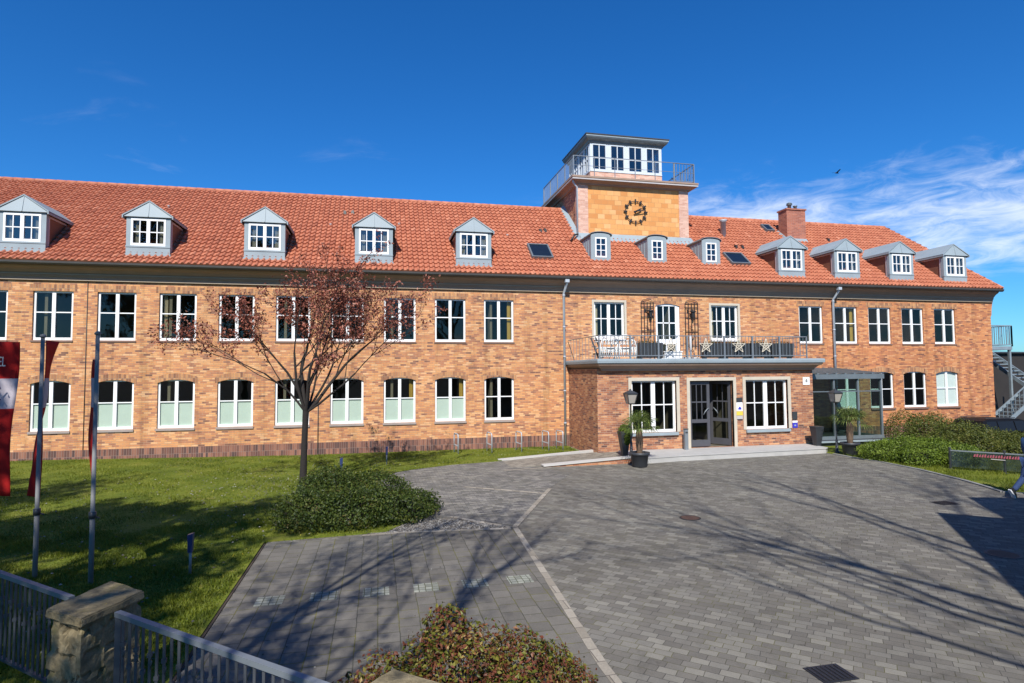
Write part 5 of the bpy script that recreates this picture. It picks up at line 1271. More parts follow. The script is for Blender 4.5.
# ------------------------------------------------------------ lawn furniture, racks, covers
def bike_stand():
    o = thing('bike_stand', (0, 0, 0), 'x', 'bike stand', 'galvanised bike stands along the wall'); m = MB(); h = .78
    n = 6; pts = [(0, -.35, -.02), (0, -.35, h-.1)]+[(0, -.35+.1-.1*math.cos(math.pi/2*k/n), h-.1+.1*math.sin(math.pi/2*k/n)) for k in range(1, n+1)]
    pts += [(0, .25+.1*math.sin(math.pi/2*k/n), h-.1+.1*math.cos(math.pi/2*k/n)) for k in range(n+1)]+[(0, .35, -.02)]
    m.tube(pts, .022, 8); m.build('hoop', 'pipe', o)
    m = MB(); m.bar((0, -.35, .32), (0, .35, .32), .03); m.build('crossbar', 'pipe', o); return o
b0 = bike_stand()
bl = ['galvanised bike stand farthest from the downpipe', 'second galvanised bike stand from the left along the wall', 'middle galvanised bike stand of the five along the wall', 'second galvanised bike stand from the downpipe', 'galvanised bike stand right beside the downpipe']
for k, x in enumerate((3.05, 4.40, 5.62, 6.75, 7.35)):
    o = b0 if k == 0 else copy_tree(b0); o.location = (x, -1.15-.02*k, .03); o['label'] = bl[k]; o.rotation_euler = (0, 0, R(6))
def spot(loc, label):
    o = thing('lawn_spotlight', loc, label, 'spotlight', 'blue spotlights on the lawn'); x, y, z = loc
    m = MB(); m.tube([(x, y, z-.05), (x, y, z+.45)], .022, 8); m.build('pole', 'grey_metal', o)
    m = MB(); m.hexa([(x-.03, y-.04, z+.36), (x+.03, y-.04, z+.36), (x+.03, y+.04, z+.36), (x-.03, y+.04, z+.36)], [(x-.042, y-.05, z+.64), (x+.042, y-.05, z+.66), (x+.042, y+.05, z+.66), (x-.042, y+.05, z+.64)]); m.build('lamp_head', 'blue', o)
spot((-2.95, -14.35, .02), 'blue lawn spotlight on a stake beside the parking bay'); spot((-1.05, -6.75, .12), 'blue lawn spotlight behind the round bush'); spot((.30, -3.45, .02), 'blue lawn spotlight near the house wall')
def cover(name, loc, r, label, square=False):
    o = thing(name, loc, label, 'manhole cover' if not square else 'drain'); x, y, z = loc; m = MB()
    if square:
        m.box(x-r, x+r, y-r*.8, y+r*.8, .0, .008); f = m.build('frame', 'iron', o); m = MB()
        for k in range(7): xx = x-r*.8+r*1.6*k/6; m.box(xx-.014, xx+.014, y-r*.66, y+r*.66, .0085, .016)
        m.build('grating', 'iron', o)
    else:
        m.lathe([(r, 0), (r, .008), (r*.86, .008), (r*.86, .003)], x, y, 28, .0, False); m.build('frame', 'iron', o)
        m = MB(); m.lathe([(r*.85, 0), (r*.85, .008), (.02, .010)], x, y, 28, .0, False); m.build('lid', 'rust', o)
cover('manhole_cover', (6.73, -12.9, 0), .23, 'small rusty round manhole cover in the middle of the courtyard'); cover('drain_grate', (4.72, -19.4, 0), .21, 'square iron drain grate at the front of the courtyard', True)
cover('manhole_cover', (10.66, -16.6, 0), .26, 'round iron manhole cover in the shade of the flat roofed house'); cover('drain_grate', (13.4, -13.1, 0), .24, 'square iron drain grate near the right hand kerb', True)

# ------------------------------------------------------------ flagpoles and banners
def flagpole(x, y, h, label, top=True):
    o = thing('flagpole', (x, y, .05), label, 'flagpole')
    m = MB(); m.tube([(x, y, -.1), (x, y, 1.05), (x, y, 1.06), (x, y, h)], [.036, .036, .031, .028], 12); m.build('pole', 'pole', o)
    m = MB(); m.tube([(x, y, 1.02), (x, y, 1.12)], .052, 12); m.bar((x, y, 1.06), (x+.10, y, 1.02), .02); m.build('clamp', 'dark_metal', o)
    m = MB(); m.lathe([(.038, 0), (.05, .02), (.03, .05), (.005, .06)], x, y, 10, h); m.build('cap', 'pole', o)
    return o
flagpole(-5.32, -13.95, 3.86, 'left one of the two grey flagpoles behind the fence'); flagpole(-4.33, -14.44, 3.88, 'grey flagpole directly behind the stone pillar')
flagpole(-7.42, -13.85, 3.9, 'grey flagpole beyond the left edge carrying the open red banner')
def banner(fn, z0, z1, nu, nv, name, label, loc):
    V = []; 
    for j in range(nv+1):
        for i in range(nu+1): V.append(fn(i/nu, z0+(z1-z0)*j/nv))
    Fq = [(j*(nu+1)+i, j*(nu+1)+i+1, (j+1)*(nu+1)+i+1, (j+1)*(nu+1)+i) for j in range(nv) for i in range(nu)]
    o = np_mesh(name, np.array(V), np.array(Fq), 'flag', smooth=True, origin=loc)
    s = o.modifiers.new('thickness', 'SOLIDIFY'); s.thickness = .004
    return tag(o, label, 'flag')
def f0(u, z):   # open banner hanging from the left pole, rippled
    x = -7.38+u*1.70; return (x-.10*(3.8-z)*.0, -13.95+.07*math.sin(u*9+z*1.3)+.04*math.sin(z*3+u*4), z-.03*u+(.05*math.sin(u*5) if z < 1.6 else 0))
b_ = banner(f0, 1.42, 3.82, 36, 30, 'banner', 'wide red banner with a white band at the left edge', (-6.5, -13.95, 2.6))
tx = text_mesh('ICT EL', .26, (0, 0, 0), Euler((0, 0, 0)), 'sill', None, 'banner_lettering', .003, 'RIGHT')
tx.data.transform(Matrix.Translation((-5.75, -14.10, 3.46)) @ FRONT.to_matrix().to_4x4() @ Matrix.Diagonal((.40, .85, 1, 1))); tx.parent = b_
tx.matrix_parent_inverse = Matrix.Translation((6.5, 13.95, -2.6))
def scrawl(x0, z0, w_, par):
    m = MB()
    for r_, (zz_, h_) in enumerate(((z0+.10, .11), (z0-.08, .07))):
        k = 0; x = x0
        while x < x0+w_:
            m.tube([(x, -14.10, zz_-h_/2), (x+.03, -14.10, zz_+h_/2), (x+.06, -14.10, zz_-h_/4)], .008, 4); x += .085; k += 1
    o = m.build('banner_emblem', 'purple', None); o.parent = par; o.matrix_parent_inverse = Matrix.Translation((6.5, 13.95, -2.6))
scrawl(-6.2, 2.96, .42, b_)
def f1(u, z):   # furled edge-on banner of the second pole
    t = (3.82-z)/2.55; tw = .25+1.9*t; ln = .55*u*(1-.25*t)
    return (-5.30-.43*ln+(.19-.38*min(1, t*1.1))*u+.03*math.sin(z*5)*u, -13.95+.05+.9*ln+.02*math.sin(z*4+u*5), z)
banner(f1, 1.26, 3.82, 12, 30, 'banner', 'narrow red banner hanging furled on the left of the two flagpoles', (-5.25, -13.7, 2.5))
def f2(u, z):
    t = (3.82-z)/2.55; ln = .5*u
    return (-4.345-.38*ln-.02*u-.07*u*math.sin(min(1, t)*3.1)+.02*math.sin(z*5)*u, -14.44+.05+.92*ln+.02*math.sin(z*4+u*5), z)
banner(f2, 1.20, 3.5, 12, 30, 'banner', 'narrow red banner furled on the flagpole behind the stone pillar', (-4.35, -14.2, 2.4))

# ------------------------------------------------------------ front fence and pillars
def stone_pillar(corners, z1, label, name='stone_pillar', cap=.10, over=.05):
    c = [Vector((x, y, 0)) for x, y in corners]; ctr = sum(c, Vector())/4
    o = thing(name, (ctr.x, ctr.y, 0), label, 'pillar')
    import bmesh
    bm = bmesh.new(); lo = [bm.verts.new(p.lerp(ctr, .03)) for p in c]; hi = [bm.verts.new(p.lerp(ctr, .03)+Vector((0, 0, z1-cap))) for p in c]
    bm.faces.new(lo[::-1]); bm.faces.new(hi)
    for k in range(4): bm.faces.new((lo[k], lo[(k+1) % 4], hi[(k+1) % 4], hi[k]))
    bmesh.ops.subdivide_edges(bm, edges=bm.edges, cuts=26, use_grid_fill=True)
    # quarry faced blocks: irregular courses with deep joints
    from mathutils import noise as mn
    for v in bm.verts:
        p = v.co; d = (p-Vector((ctr.x, ctr.y, p.z))); d.z = 0
        if p.z > z1-cap-.02: continue
        q = Vector((p.x*5, p.y*5, p.z*5)); cell = mn.cell(Vector((p.x*3.2+p.z*.8, p.y*3.2, p.z*4.1+mn.noise(q*.6)*.5)))
        h = (cell-.5)*.022+mn.noise(q*1.3)*.012+mn.noise(q*4)*.008
        f_ = (p.z*4.1+mn.noise(q*.6)*.5) % 1.
        if f_ < .10: h -= .035
        v.co += d.normalized()*h
    bmesh.ops.recalc_face_normals(bm, faces=bm.faces)
    me = bpy.data.meshes.new('shaft'); loc = Vector((ctr.x, ctr.y, 0)); bm.transform(Matrix.Translation(-loc)); bm.to_mesh(me); bm.free(); me.materials.append(M['pillar'])
    s = bpy.data.objects.new('shaft', me); COL.objects.link(s); s.parent = o
    bm = bmesh.new(); k0 = 1+over*2
    lo = [bm.verts.new(ctr+(p-ctr)*k0+Vector((0, 0, z1-cap))) for p in c]; hi = [bm.verts.new(ctr+(p-ctr)*(k0-.02)+Vector((0, 0, z1))) for p in c]
    bm.faces.new(lo[::-1]); bm.faces.new(hi)
    for k in range(4): bm.faces.new((lo[k], lo[(k+1) % 4], hi[(k+1) % 4], hi[k]))
    bmesh.ops.bevel(bm, geom=bm.edges[:], offset=.012, segments=2, affect='EDGES')
    bmesh.ops.subdivide_edges(bm, edges=[e for e in bm.edges if e.calc_length() > .1], cuts=12, use_grid_fill=True)
    for v in bm.verts:
        q = v.co*6; v.co += Vector((mn.noise(q), mn.noise(q+Vector((9, 0, 0))), mn.noise(q+Vector((0, 7, 0)))*.8))*.012
    bmesh.ops.recalc_face_normals(bm, faces=bm.faces)
    me = bpy.data.meshes.new('cap_stone'); bm.transform(Matrix.Translation(-loc)); bm.to_mesh(me); bm.free(); me.materials.append(M['pillar'])
    s = bpy.data.objects.new('cap_stone', me); COL.objects.link(s); s.parent = o
    return o
stone_pillar([(-2.96, -18.64), (-2.54, -18.98), (-2.26, -18.34), (-2.71, -17.94)], 1.10, 'weathered mossy sandstone gate pillar between the two fence panels', cap=.075, over=.02)
stone_pillar([(-.10, -20.75), (.12, -20.52), (.46, -20.84), (.24, -21.07)], 1.10, 'grey stone pillar top at the bottom edge in front of the red shrub', cap=.085)
def fence(a, b, z1, label, loc, step=.105):
    a = Vector((*a, 0)); b = Vector((*b, 0)); d = b-a; ln = d.length; u = d/ln; n = int(ln/step)
    o = thing('metal_fence', loc, label, 'fence')
    m = MB(); m.bar(a+Vector((0, 0, z1)), b+Vector((0, 0, z1)), .055, .045); m.build('top_rail', 'grey_metal', o)
    m = MB(); m.bar(a+Vector((0, 0, .16)), b+Vector((0, 0, .16)), .04, .03); m.build('bottom_rail', 'fence', o)
    for p in (a+u*.03, b-u*.03):
        m = MB(); m.bar(p, p+Vector((0, 0, z1-.02)), .05); m.build('post', 'fence', o)
    nd = Vector((-u.y, u.x, 0))
    for k in range(1, n):
        p = a+u*(ln*k/n); m = MB(); m.bar(p+Vector((0, 0, .17)), p+Vector((0, 0, z1-.02)), .020)
        # forged collar and a small curl on every other bar
        zc = z1-.27 if k % 2 else z1-.44
        m.bar(p+Vector((0, 0, zc)), p+Vector((0, 0, zc+.035)), .036)
        if k % 2:
            zz_ = z1-.36; m.tube([p+u*.012+Vector((0, 0, zz_)), p+u*.04-nd*.01+Vector((0, 0, zz_+.03)), p+u*.055-nd*.015+Vector((0, 0, zz_+.065)), p+u*.035-nd*.012+Vector((0, 0, zz_+.075))], .006, 5)
        m.build('bar', 'fence', o)
    return o
fence((-5.05, -16.35), (-2.93, -18.25), 1.05, 'grey forged metal fence panel left of the stone pillar', (-4, -17.3, 0))
fence((-2.33, -18.77), (-.12, -20.77), 1.05, 'grey forged metal fence panel right of the stone pillar', (-1.2, -19.7, 0))

# ------------------------------------------------------------ right edge: banner fence, car, stair, person
o = thing('banner_fence', (18.9, -10.0, 0), 'low metal fence hung with a dark printed banner behind the verge', 'fence')
fa, fb = Vector((18.05, -9.2, 0)), Vector((20.6, -12.4, 0)); fd = (fb-fa).normalized()
m = MB(); m.bar(fa+Vector((0, 0, .62)), fb+Vector((0, 0, .62)), .035); m.build('top_rail', 'grey_metal', o)
for t in (.02, 1.38, 2.75, 4.1):
    p = fa+fd*t; m = MB(); m.bar(p, p+Vector((0, 0, .72)), .05); m.box(p.x-.07, p.x+.07, p.y-.07, p.y+.07, 0, .03); m.build('post', 'dark_metal', o)
m = MB(); nd = Vector((-fd.y, fd.x, 0)); A_ = fa+fd*.05-nd*.03; B_ = fb-fd*.05-nd*.03; k = 24
for i in range(k):
    p, q = A_.lerp(B_, i/k), A_.lerp(B_, (i+1)/k); w0 = nd*.012*math.sin(i*1.1); w1 = nd*.012*math.sin(i*1.1+1.1)
    m.hexa([p+w0+Vector((0, 0, .10)), q+w1+Vector((0, 0, .10)), q+w1+nd*.004+Vector((0, 0, .10)), p+w0+nd*.004+Vector((0, 0, .10))], [p+w0+Vector((0, 0, .60)), q+w1+Vector((0, 0, .60)), q+w1+nd*.004+Vector((0, 0, .60)), p+w0+nd*.004+Vector((0, 0, .60))])
BN = m.build('banner', 'banner', o)
ang = math.atan2(fd.y, fd.x)
m = MB()
def onb(t, z, off=-.055): return fa+fd*t+nd*off+Vector((0, 0, z))
t = .62
while t < 1.85:   # blurred pink print, not legible in the photograph
    m.hexa([onb(t, .47), onb(t+.045, .47), onb(t+.045, .47, -.058), onb(t, .47, -.058)], [onb(t+.02, .56-.02*(int(t*31) % 3)), onb(t+.06, .56), onb(t+.06, .56, -.058), onb(t+.02, .56-.02*(int(t*31) % 3), -.058)]); t += .066
m.build('pink_print', 'pink', BN)
m = MB(); q0 = lambda t, z: [onb(t, z), onb(t, z, -.058)]
pl = [(2.15, .28), (2.25, .28), (2.25, .60), (1.98, .62), (1.98, .54), (2.12, .52)]
m.hexa([onb(t, z) for t, z in pl], [onb(t, z, -.058) for t, z in pl]); m.build('pink_print', 'pink', BN)
m = MB(); pl = [(2.98, .28), (3.25, .26), (3.25, .55), (2.98, .56)]; m.hexa([onb(t, z) for t, z in pl], [onb(t, z, -.058) for t, z in pl]); m.build('pink_print', 'pink', BN)
m = MB(); m.hexa([onb(1.05, .42), onb(1.4, .412), onb(1.4, .412, -.058), onb(1.05, .42, -.058)], [onb(1.05, .44), onb(1.4, .432), onb(1.4, .432, -.058), onb(1.05, .44, -.058)]); m.build('white_print', 'sill_grey', BN)

def car():
    cx, cy, cz = 28.4, -2.6, -.55
    o = thing('parked_car', (cx, cy, cz), 'dark blue estate car parked behind the olive hedge', 'car')
    prof = [(-2.25, .35), (-2.3, .6), (-2.25, .85), (-1.95, .95), (-1.65, 1.42), (-1.3, 1.52), (.4, 1.50), (.75, 1.42), (1.35, .98), (2.1, .85), (2.28, .65), (2.25, .35)]
    def sect(y, k): return [(cx+x, cy+y, cz+(z if z < .9 else .9+(z-.9)*k)) for x, z in prof]
    m = MB(); ys_ = [(-.80, .90), (-.88, .0), (.88, .0), (.80, .9)]
    low = [(x, min(z, .92)) for x, z in prof]
    m.hexa([(cx+x, cy-.88, cz+z) for x, z in low], [(cx+x, cy+.88, cz+z) for x, z in low])
    up = [(-1.93, .92), (-1.62, 1.42), (-1.28, 1.51), (.4, 1.49), (.72, 1.42), (1.33, .92)]
    m.hexa([(cx+x, cy-(.84 if z < 1 else .68), cz+z) for x, z in up], [(cx+x, cy+(.84 if z < 1 else .68), cz+z) for x, z in up])
    b = m.build('body', 'car', o)
    for s in (-1, 1):
        for (a, b2, c, d) in ((-1.72, -.95, -1.48, -.95), (-.88, .02, -.88, .02), (.09, 1.12, .09, .60)):
            m = MB(); y0, y1 = cy+s*.845, cy+s*.715
            m.hexa([(cx+a, y0, cz+.96), (cx+b2, y0, cz+.96), (cx+d, y1, cz+1.40), (cx+c, y1, cz+1.40)], [(cx+a, y0+s*.012, cz+.96), (cx+b2, y0+s*.012, cz+.96), (cx+d, y1+s*.012, cz+1.40), (cx+c, y1+s*.012, cz+1.40)]); m.build('window', 'car_glass', o)
        m = MB(); m.bar((cx-1.4, cy+s*.6, cz+1.55), (cx+.3, cy+s*.6, cz+1.54), .035); m.build('roof_rail', 'dark_metal', o)
        for xw in (-1.4, 1.4):
            m = MB(); m.tube([(cx+xw, cy+s*.70, cz+.32), (cx+xw, cy+s*.90, cz+.32)], .32, 20); wh = m.build('wheel', 'tyre', o)
            m = MB(); m.tube([(cx+xw, cy+s*.885, cz+.32), (cx+xw, cy+s*.91, cz+.32)], .2, 14); m.build('rim', 'pipe', wh)
    return o
car()
def stair():
    x0, y0 = 33.2, 2.2
    o = thing('outside_stair', (35, 3, -.55), 'grey steel outside stair with landing at the right end of the house', 'stair')
    m = MB(); m.box(31.9, 35.9, y0, y0+2.0, 4.35, 4.55); m.build('landing', 'steel', o)
    m = MB(); railing(m, (31.9, y0, 4.55), (35.9, y0, 4.55), 4.55, 5.75, .14, .02, .05, post=2, postw=.06); railing(m, (35.9, y0, 4.55), (35.9, y0+2, 4.55), 4.55, 5.75, .14, .02, .05, post=2, postw=.06); m.build('railing', 'steel', o)
    for x in (32.1, 35.8):
        for y in (y0+.1, y0+1.9):
            m = MB(); m.bar((x, y, -.55), (x, y, 4.35), .12); m.build('column', 'steel', o)
    # lower flight rising to the right, upper flight beyond
    for k in range(11):
        m = MB(); a = 32.6+.30*k; z = -.4+.20*k; m.box(a, a+.30, y0-1.2, y0-.15, z, z+.05); m.build('tread', 'steel', o)
    for y in (y0-1.2, y0-.15):
        m = MB(); m.bar((32.5, y, -.5), (35.9, y, 1.75), .06, .2); m.build('stringer', 'steel', o)
    m = MB()
    for k in range(12): t = k/11; m.bar((32.6+3.2*t, y0-1.2, -.35+2.1*t), (32.6+3.2*t, y0-1.2, .65+2.1*t), .025)
    m.bar((32.6, y0-1.2, .65), (35.8, y0-1.2, 2.75), .05); m.build('railing', 'steel', o)
    for k in range(13):
        m = MB(); a = 36.0+.28*k*.5; z = 1.9+.2*k; m.box(36.0, 37.0, y0-1.2+.28*k, y0-.92+.28*k, z, z+.05); m.build('tread', 'steel', o)
    m = MB(); m.bar((36.0, y0-1.2, 1.8), (36.0, y0+2.3, 4.4), .05, .2); m.bar((37.0, y0-1.2, 1.8), (37.0, y0+2.3, 4.4), .05, .2); m.build('stringer', 'steel', o)
    for x in (36.0, 37.0):
        m = MB(); m.bar((x, y0-1.2, -.55), (x, y0-1.2, 5.0), .1); m.build('column', 'steel', o)
    m = MB(); m.box(35.9, 37.1, y0-1.3, y0-.1, 1.7, 1.78); m.build('landing', 'steel', o)
stair()
# outbuilding wall, coloured near-black for the shade below the landing
o = thing('garden_shed', (36, 8, -.55), 'dark timber shed in the shade behind the outside stair', 'shed')
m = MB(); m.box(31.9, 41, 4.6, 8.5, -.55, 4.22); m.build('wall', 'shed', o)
m = MB(); m.hexa([(31.8, 4.4, 4.225), (41.2, 4.4, 4.225), (41.2, 8.7, 4.225), (31.8, 8.7, 4.225)], [(31.8, 4.4, 4.3), (41.2, 4.4, 4.3), (41.2, 8.7, 4.5), (31.8, 8.7, 4.5)]); m.build('roof', 'dark_metal', o)
m = MB(); m.box(33, 34, 4.56, 4.598, -.5, 1.6); m.build('door', 'dark_metal', o)

# a far tree past the shed
random.seed(3)
ft = thing('far_tree', (60, 26, -.6), 'dark distant tree beyond the outside stair', 'tree')
P, D = lobes_cloud([(0, 0, 4.2, 2.6, 2.6, 2.4), (1.8, 0, 3.4, 1.9, 1.9, 1.8), (-1.6, .4, 3.3, 1.8, 1.8, 1.7), (.3, 0, 5.8, 1.5, 1.5, 1.3)], 5000, .4)
leaves_mesh('crown', P+np.array((60, 26, -.6)), D, .16, 'leaf_tree', ft)
m = MB(); m.tube([(60, 26, -.7), (60, 26, 1.5), (60.1, 26, 4)], [.25, .2, .1], 8); m.build('trunk', 'bark', ft)
# walking person, mostly beyond the right edge of the frame
def person(loc, rz, label):
    o = thing('person', loc, label, 'person')
    J = {'pel': (0, 0, .93), 'sp': (0, .03, 1.12), 'ch': (0, .05, 1.33), 'nk': (0, .07, 1.50), 'hd0': (0, .08, 1.56),
         'hL': (-.10, 0, .90), 'kL': (-.11, -.10, .50), 'aL': (-.11, -.42, .19), 'hR': (.10, 0, .90), 'kR': (.11, .22, .52), 'aR': (.11, .36, .10),
         'sL': (-.19, .05, 1.43), 'eL': (-.25, .10, 1.16), 'wL': (-.22, .30, .98), 'sR': (.19, .05, 1.43), 'eR': (.25, -.08, 1.17), 'wR': (.24, -.16, .92)}
    def skin(name, edges, rad, mat, sub=2):
        names = []
        for a, b in edges:
            for q in (a, b):
                if q not in names: names.append(q)
        me = bpy.data.meshes.new(name); me.from_pydata([J[q] for q in names], [(names.index(a), names.index(b)) for a, b in edges], [])
        t = bpy.data.objects.new(name, me); COL.objects.link(t); sk = t.modifiers.new('s', 'SKIN')
        for i, q in enumerate(names): r = rad[q]; me.skin_vertices[0].data[i].radius = (r if isinstance(r, tuple) else (r, r))
        me.skin_vertices[0].data[0].use_root = True
        sb = t.modifiers.new('b', 'SUBSURF'); sb.levels = sub; sb.render_levels = sub
        dg = bpy.context.evaluated_depsgraph_get(); m2 = bpy.data.meshes.new_from_object(t.evaluated_get(dg)); bpy.data.objects.remove(t)
        m2.materials.clear(); m2.materials.append(M[mat]); m2.name = name
        for p in m2.polygons: p.use_smooth = True
        x = bpy.data.objects.new(name, m2); COL.objects.link(x); x.parent = o; return x
    body_e = [('pel', 'sp'), ('sp', 'ch'), ('ch', 'nk'), ('nk', 'hd0'), ('pel', 'hL'), ('hL', 'kL'), ('kL', 'aL'), ('pel', 'hR'), ('hR', 'kR'), ('kR', 'aR'), ('ch', 'sL'), ('sL', 'eL'), ('eL', 'wL'), ('ch', 'sR'), ('sR', 'eR'), ('eR', 'wR')]
    body = skin('body', body_e, dict(pel=(.12, .10), sp=(.12, .09), ch=(.14, .10), nk=.055, hd0=.055, hL=.085, kL=.055, aL=.038, hR=.085, kR=.055, aR=.038, sL=.06, eL=.042, wL=.03, sR=.06, eR=.042, wR=.03), 'skin')
    skin('jacket', [('pel', 'sp'), ('sp', 'ch'), ('ch', 'nk'), ('ch', 'sL'), ('sL', 'eL'), ('eL', 'wL'), ('ch', 'sR'), ('sR', 'eR'), ('eR', 'wR')], dict(pel=(.175, .14), sp=(.17, .13), ch=(.19, .14), nk=.075, sL=.085, eL=.062, wL=.048, sR=.085, eR=.062, wR=.048), 'jacket')
    skin('trousers', [('pel', 'hL'), ('hL', 'kL'), ('kL', 'aL'), ('pel', 'hR'), ('hR', 'kR'), ('kR', 'aR')], dict(pel=(.15, .125), hL=.105, kL=.078, aL=.062, hR=.105, kR=.078, aR=.062), 'jeans')
    def foot(name, q, dirv, upv):
        a = Vector(J[q]); d = Vector(dirv).normalized(); u = Vector(upv).normalized(); s = d.cross(u)
        m = MB(); sec = []
        for t, w_, h_ in ((-.08, .035, .08), (-.03, .04, .10), (.06, .045, .075), (.14, .045, .05), (.19, .03, .035)):
            c = a+d*t-u*.07; sec.append([c-s*w_, c+s*w_, c+s*w_*.8+u*h_, c-s*w_*.8+u*h_])
        for p, r_ in zip(sec, sec[1:]): m.hexa(p, r_)
        m.cur = 1
        for p, r_ in zip(sec, sec[1:]): m.hexa([p[0]-u*.028, p[1]-u*.028, p[1]+u*.002, p[0]+u*.002], [r_[0]-u*.028, r_[1]-u*.028, r_[1]+u*.002, r_[0]+u*.002])
        ob = m.build(name, ['black', 'white'], None); ob.parent = o
    foot('shoe', 'aL', (0, .50, -.80), (0, .80, .5)); foot('shoe', 'aR', (0, 1, .15), (0, -.15, 1))
    # head with face
    import bmesh
    bm = bmesh.new(); bmesh.ops.create_uvsphere(bm, u_segments=24, v_segments=16, radius=1)
    hc = Vector((0, .10, 1.655))
    for v in bm.verts:
        p = v.co; k = 1-.18*max(0, -p.z); y = p.y*.098*k; 
        if p.y > .8 and abs(p.x) < .25 and -.35 < p.z < .15: y += .018*(1-abs(p.x)/.25)
        v.co = hc+Vector((p.x*.078*k, y+(.012 if p.z < -.3 and p.y > 0 else 0), p.z*.118))
    me = bpy.data.meshes.new('head'); bm.to_mesh(me); bm.free(); me.materials.append(M['skin'])
    for p in me.polygons: p.use_smooth = True
    hd = bpy.data.objects.new('head', me); COL.objects.link(hd); hd.parent = o
    m = MB()
    for s in (-1, 1): m.lathe([(.001, 0), (.011, .004), (.011, .012), (.001, .016)], s*.03, .187, 8, 1.655)
    m.box(-.024, .024, .186, .196, 1.595, 1.603); e = m.build('eyes_and_mouth', 'hair', None); e.parent = o
    m = MB()
    for s in (-1, 1): m.hexa([(s*.074, .085, 1.63), (s*.088, .075, 1.63), (s*.09, .07, 1.68), (s*.074, .1, 1.68)], [(s*.076, .10, 1.63), (s*.088, .085, 1.63), (s*.09, .08, 1.68), (s*.076, .115, 1.68)])
    e = m.build('ears', 'skin', None); e.parent = o
    bm = bmesh.new(); bmesh.ops.create_uvsphere(bm, u_segments=20, v_segments=14, radius=1)
    bmesh.ops.delete(bm, geom=[v for v in bm.verts if (v.co.z < .0 and v.co.y > -.25) or v.co.z < -.55 or (v.co.y > .72 and v.co.z < .55)], context='VERTS')
    for v in bm.verts: p = v.co; v.co = hc+Vector((p.x*.087, p.y*.108-.004, p.z*.130))
    me = bpy.data.meshes.new('hair'); bm.to_mesh(me); bm.free(); me.materials.append(M['hair'])
    for p in me.polygons: p.use_smooth = True
    h = bpy.data.objects.new('hair', me); COL.objects.link(h); h.parent = o
    # hands: palm, four fingers, thumb
    for q, nm in (('wL', 'L'), ('wR', 'R')):
        w0 = Vector(J[q]); el = Vector(J['e'+nm]); d = (w0-el).normalized(); s = d.cross(Vector((1, 0, 0))).normalized(); n_ = d.cross(s)
        m = MB(); m.hexa([w0-s*.028-n_*.012, w0+s*.028-n_*.012, w0+s*.028+n_*.012, w0-s*.028+n_*.012], [w0+d*.09-s*.042-n_*.011, w0+d*.09+s*.042-n_*.011, w0+d*.09+s*.042+n_*.011, w0+d*.09-s*.042+n_*.011])
        for k, ln in enumerate((.065, .078, .072, .056)):
            b = w0+d*.085+s*(-.032+.0215*k); m.tube([b, b+d*ln*.5+n_*.006, b+d*ln*.8+n_*.02, b+d*ln*.95+n_*.035], [.0095, .0088, .008, .006], 6)
        b = w0+d*.03-s*.03; m.tube([b, b-s*.03+d*.03, b-s*.035+d*.065+n_*.01], [.012, .011, .008], 6)
        h = m.build('hand', 'skin', None); h.parent = o
    o.rotation_euler = (0, 0, rz); return o
PERSON = person((15.96, -13.22, 0), R(-95), 'person in blue jacket and jeans walking out at the right edge')

# small bird in the sky
o = thing('flying_bird', (49.3, 30, 25), 'tiny dark bird gliding in front of the clouds', 'bird')
m = MB(); bx_, by_, bz_ = 49.3, 30, 25
m.tube([(bx_-.25, by_, bz_), (bx_-.1, by_, bz_+.02), (bx_+.1, by_, bz_+.02), (bx_+.28, by_, bz_)], [.01, .07, .07, .02], 8); m.build('body', 'black', o)
for s in (-1, 1):
    m = MB(); m.hexa([(bx_-.1, by_+s*.04, bz_+.03), (bx_+.1, by_+s*.04, bz_+.03), (bx_+.02, by_+s*.6, bz_+.22), (bx_-.12, by_+s*.6, bz_+.22)], [(bx_-.1, by_+s*.04, bz_+.05), (bx_+.1, by_+s*.04, bz_+.05), (bx_+.02, by_+s*.6, bz_+.235), (bx_-.12, by_+s*.6, bz_+.235)]); m.build('wing', 'black', o)

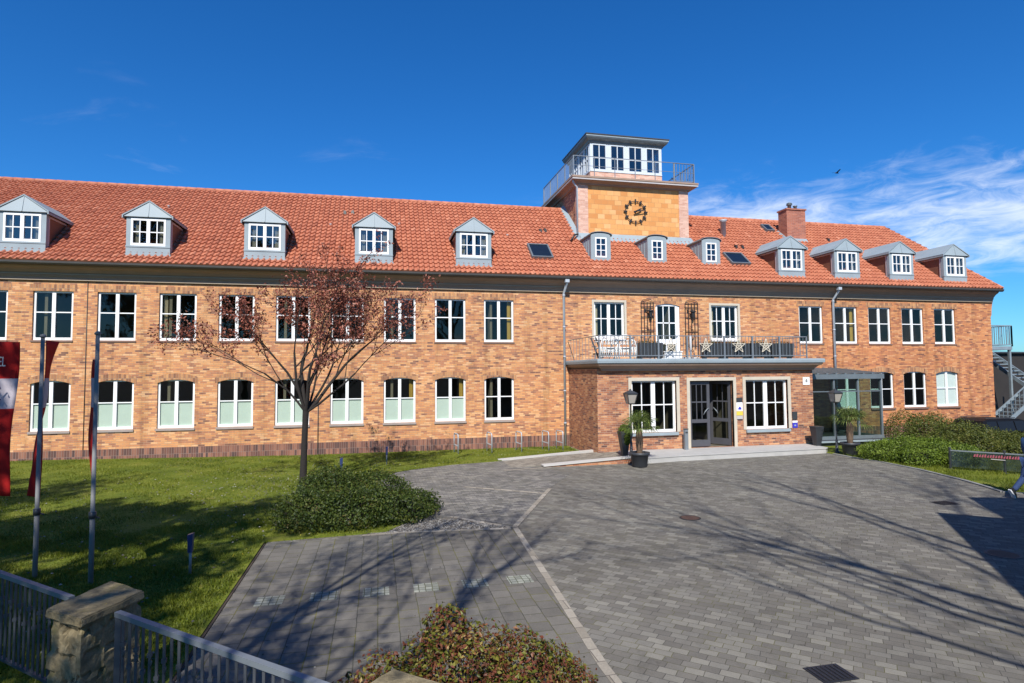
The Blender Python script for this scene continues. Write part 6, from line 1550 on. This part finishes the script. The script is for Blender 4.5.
# ------------------------------------------------------------ behind the camera: what throws the shade
def big_tree(loc, H, label, seed, leaf=0, spread=.6, rad=.26, maxlev=5, lsize=.09, n0=5, up=.25, trunk=.22):
    random.seed(seed); o = thing('broadleaf_tree', loc, label, 'tree', 'tall trees behind the camera'); b = Vector(loc); m = MB(); tips = []
    th = H*trunk; m.tube([b+Vector((0, 0, -.3)), b+Vector((0, 0, .3)), b+Vector((.05, .05, th))], [rad*1.35, rad, rad*.82], 10, cap=False)
    for k in range(n0):
        a = 2*math.pi*(k+random.random()*.7)/n0; t = random.uniform(.35, .95)
        d = Vector((math.cos(a)*t, math.sin(a)*t, 1.0)).normalized(); grow(m, b+Vector((.05, .05, th)), d, rad*.5, H*.27, 0, maxlev, tips, spread, up, (2, 3), .13, .74)
    m.build('trunk', 'bark', o)
    if leaf:
        P = []; 
        for p, d in tips:
            for k in range(leaf): P.append((p.x+random.gauss(0, .22), p.y+random.gauss(0, .22), p.z+random.gauss(0, .2)))
        P = np.array(P); leaves_mesh('crown', P, rng.normal(0, 1, P.shape), lsize, 'leaf_tree', o)
    return o
big_tree((7.2, -33.8, -.3), 20.5, 'tall bare spring tree behind the viewer, right of the gate', 5, leaf=0, n0=5, spread=.55, rad=.42)
big_tree((-3.7, -25.7, -.3), 12.5, 'tall bare tree just behind the viewer on the left', 12, leaf=2, n0=5, spread=.5, lsize=.06)
big_tree((-12.6, -24.0, -.3), 15.5, 'dense tree far left behind the flagpoles', 31, leaf=11, n0=6, spread=.7, lsize=.12)
big_tree((-17, -26, -.3), 15, 'dense tree beyond the left corner of the lawn', 33, leaf=11, n0=6, spread=.7, lsize=.12)
big_tree((-11.2, -29.5, -.3), 15, 'dense tree behind the viewer between two taller ones', 47, leaf=8, n0=6, spread=.65, lsize=.11)
# flat roofed house to the right of the camera
o = thing('neighbour_house', (14, -26, -.6), 'grey flat roofed house to the right of the gate, outside the picture', 'building')
poly = [(7.2, -23.4), (10.7, -18.9), (11.6, -19.7), (12.9, -17.8), (22, -20.5), (24, -30), (10, -31), (8.4, -25)]
m = MB(); ins = [(x*.97+.46, y*.97-.78) for x, y in poly]; m.extrude_z(ins, -.6, 4.8); m.build('wall', 'shadow_wall', o)
m = MB(); m.extrude_z(poly, 4.802, 5.0); m.build('roof', 'gutter', o)
def hwin(a, b, z0, z1):
    a = Vector((*a, 0)); b = Vector((*b, 0)); d = (b-a).normalized(); n_ = Vector((-d.y, d.x, 0)); n_ = n_ if n_.dot(Vector((-1, 1, 0))) > 0 else -n_
    m = MB(); m.hexa([a+n_*.0+Vector((0, 0, z0)), b+Vector((0, 0, z0)), b+n_*.03+Vector((0, 0, z0)), a+n_*.03+Vector((0, 0, z0))], [a+Vector((0, 0, z1)), b+Vector((0, 0, z1)), b+n_*.03+Vector((0, 0, z1)), a+n_*.03+Vector((0, 0, z1))]); m.build('window', 'dark_metal', o)
A0, B0 = Vector(ins[0]), Vector(ins[1])
for t0, t1 in ((.15, .38), (.6, .83)): hwin(A0.lerp(B0, t0), A0.lerp(B0, t1), 1.0, 2.6)
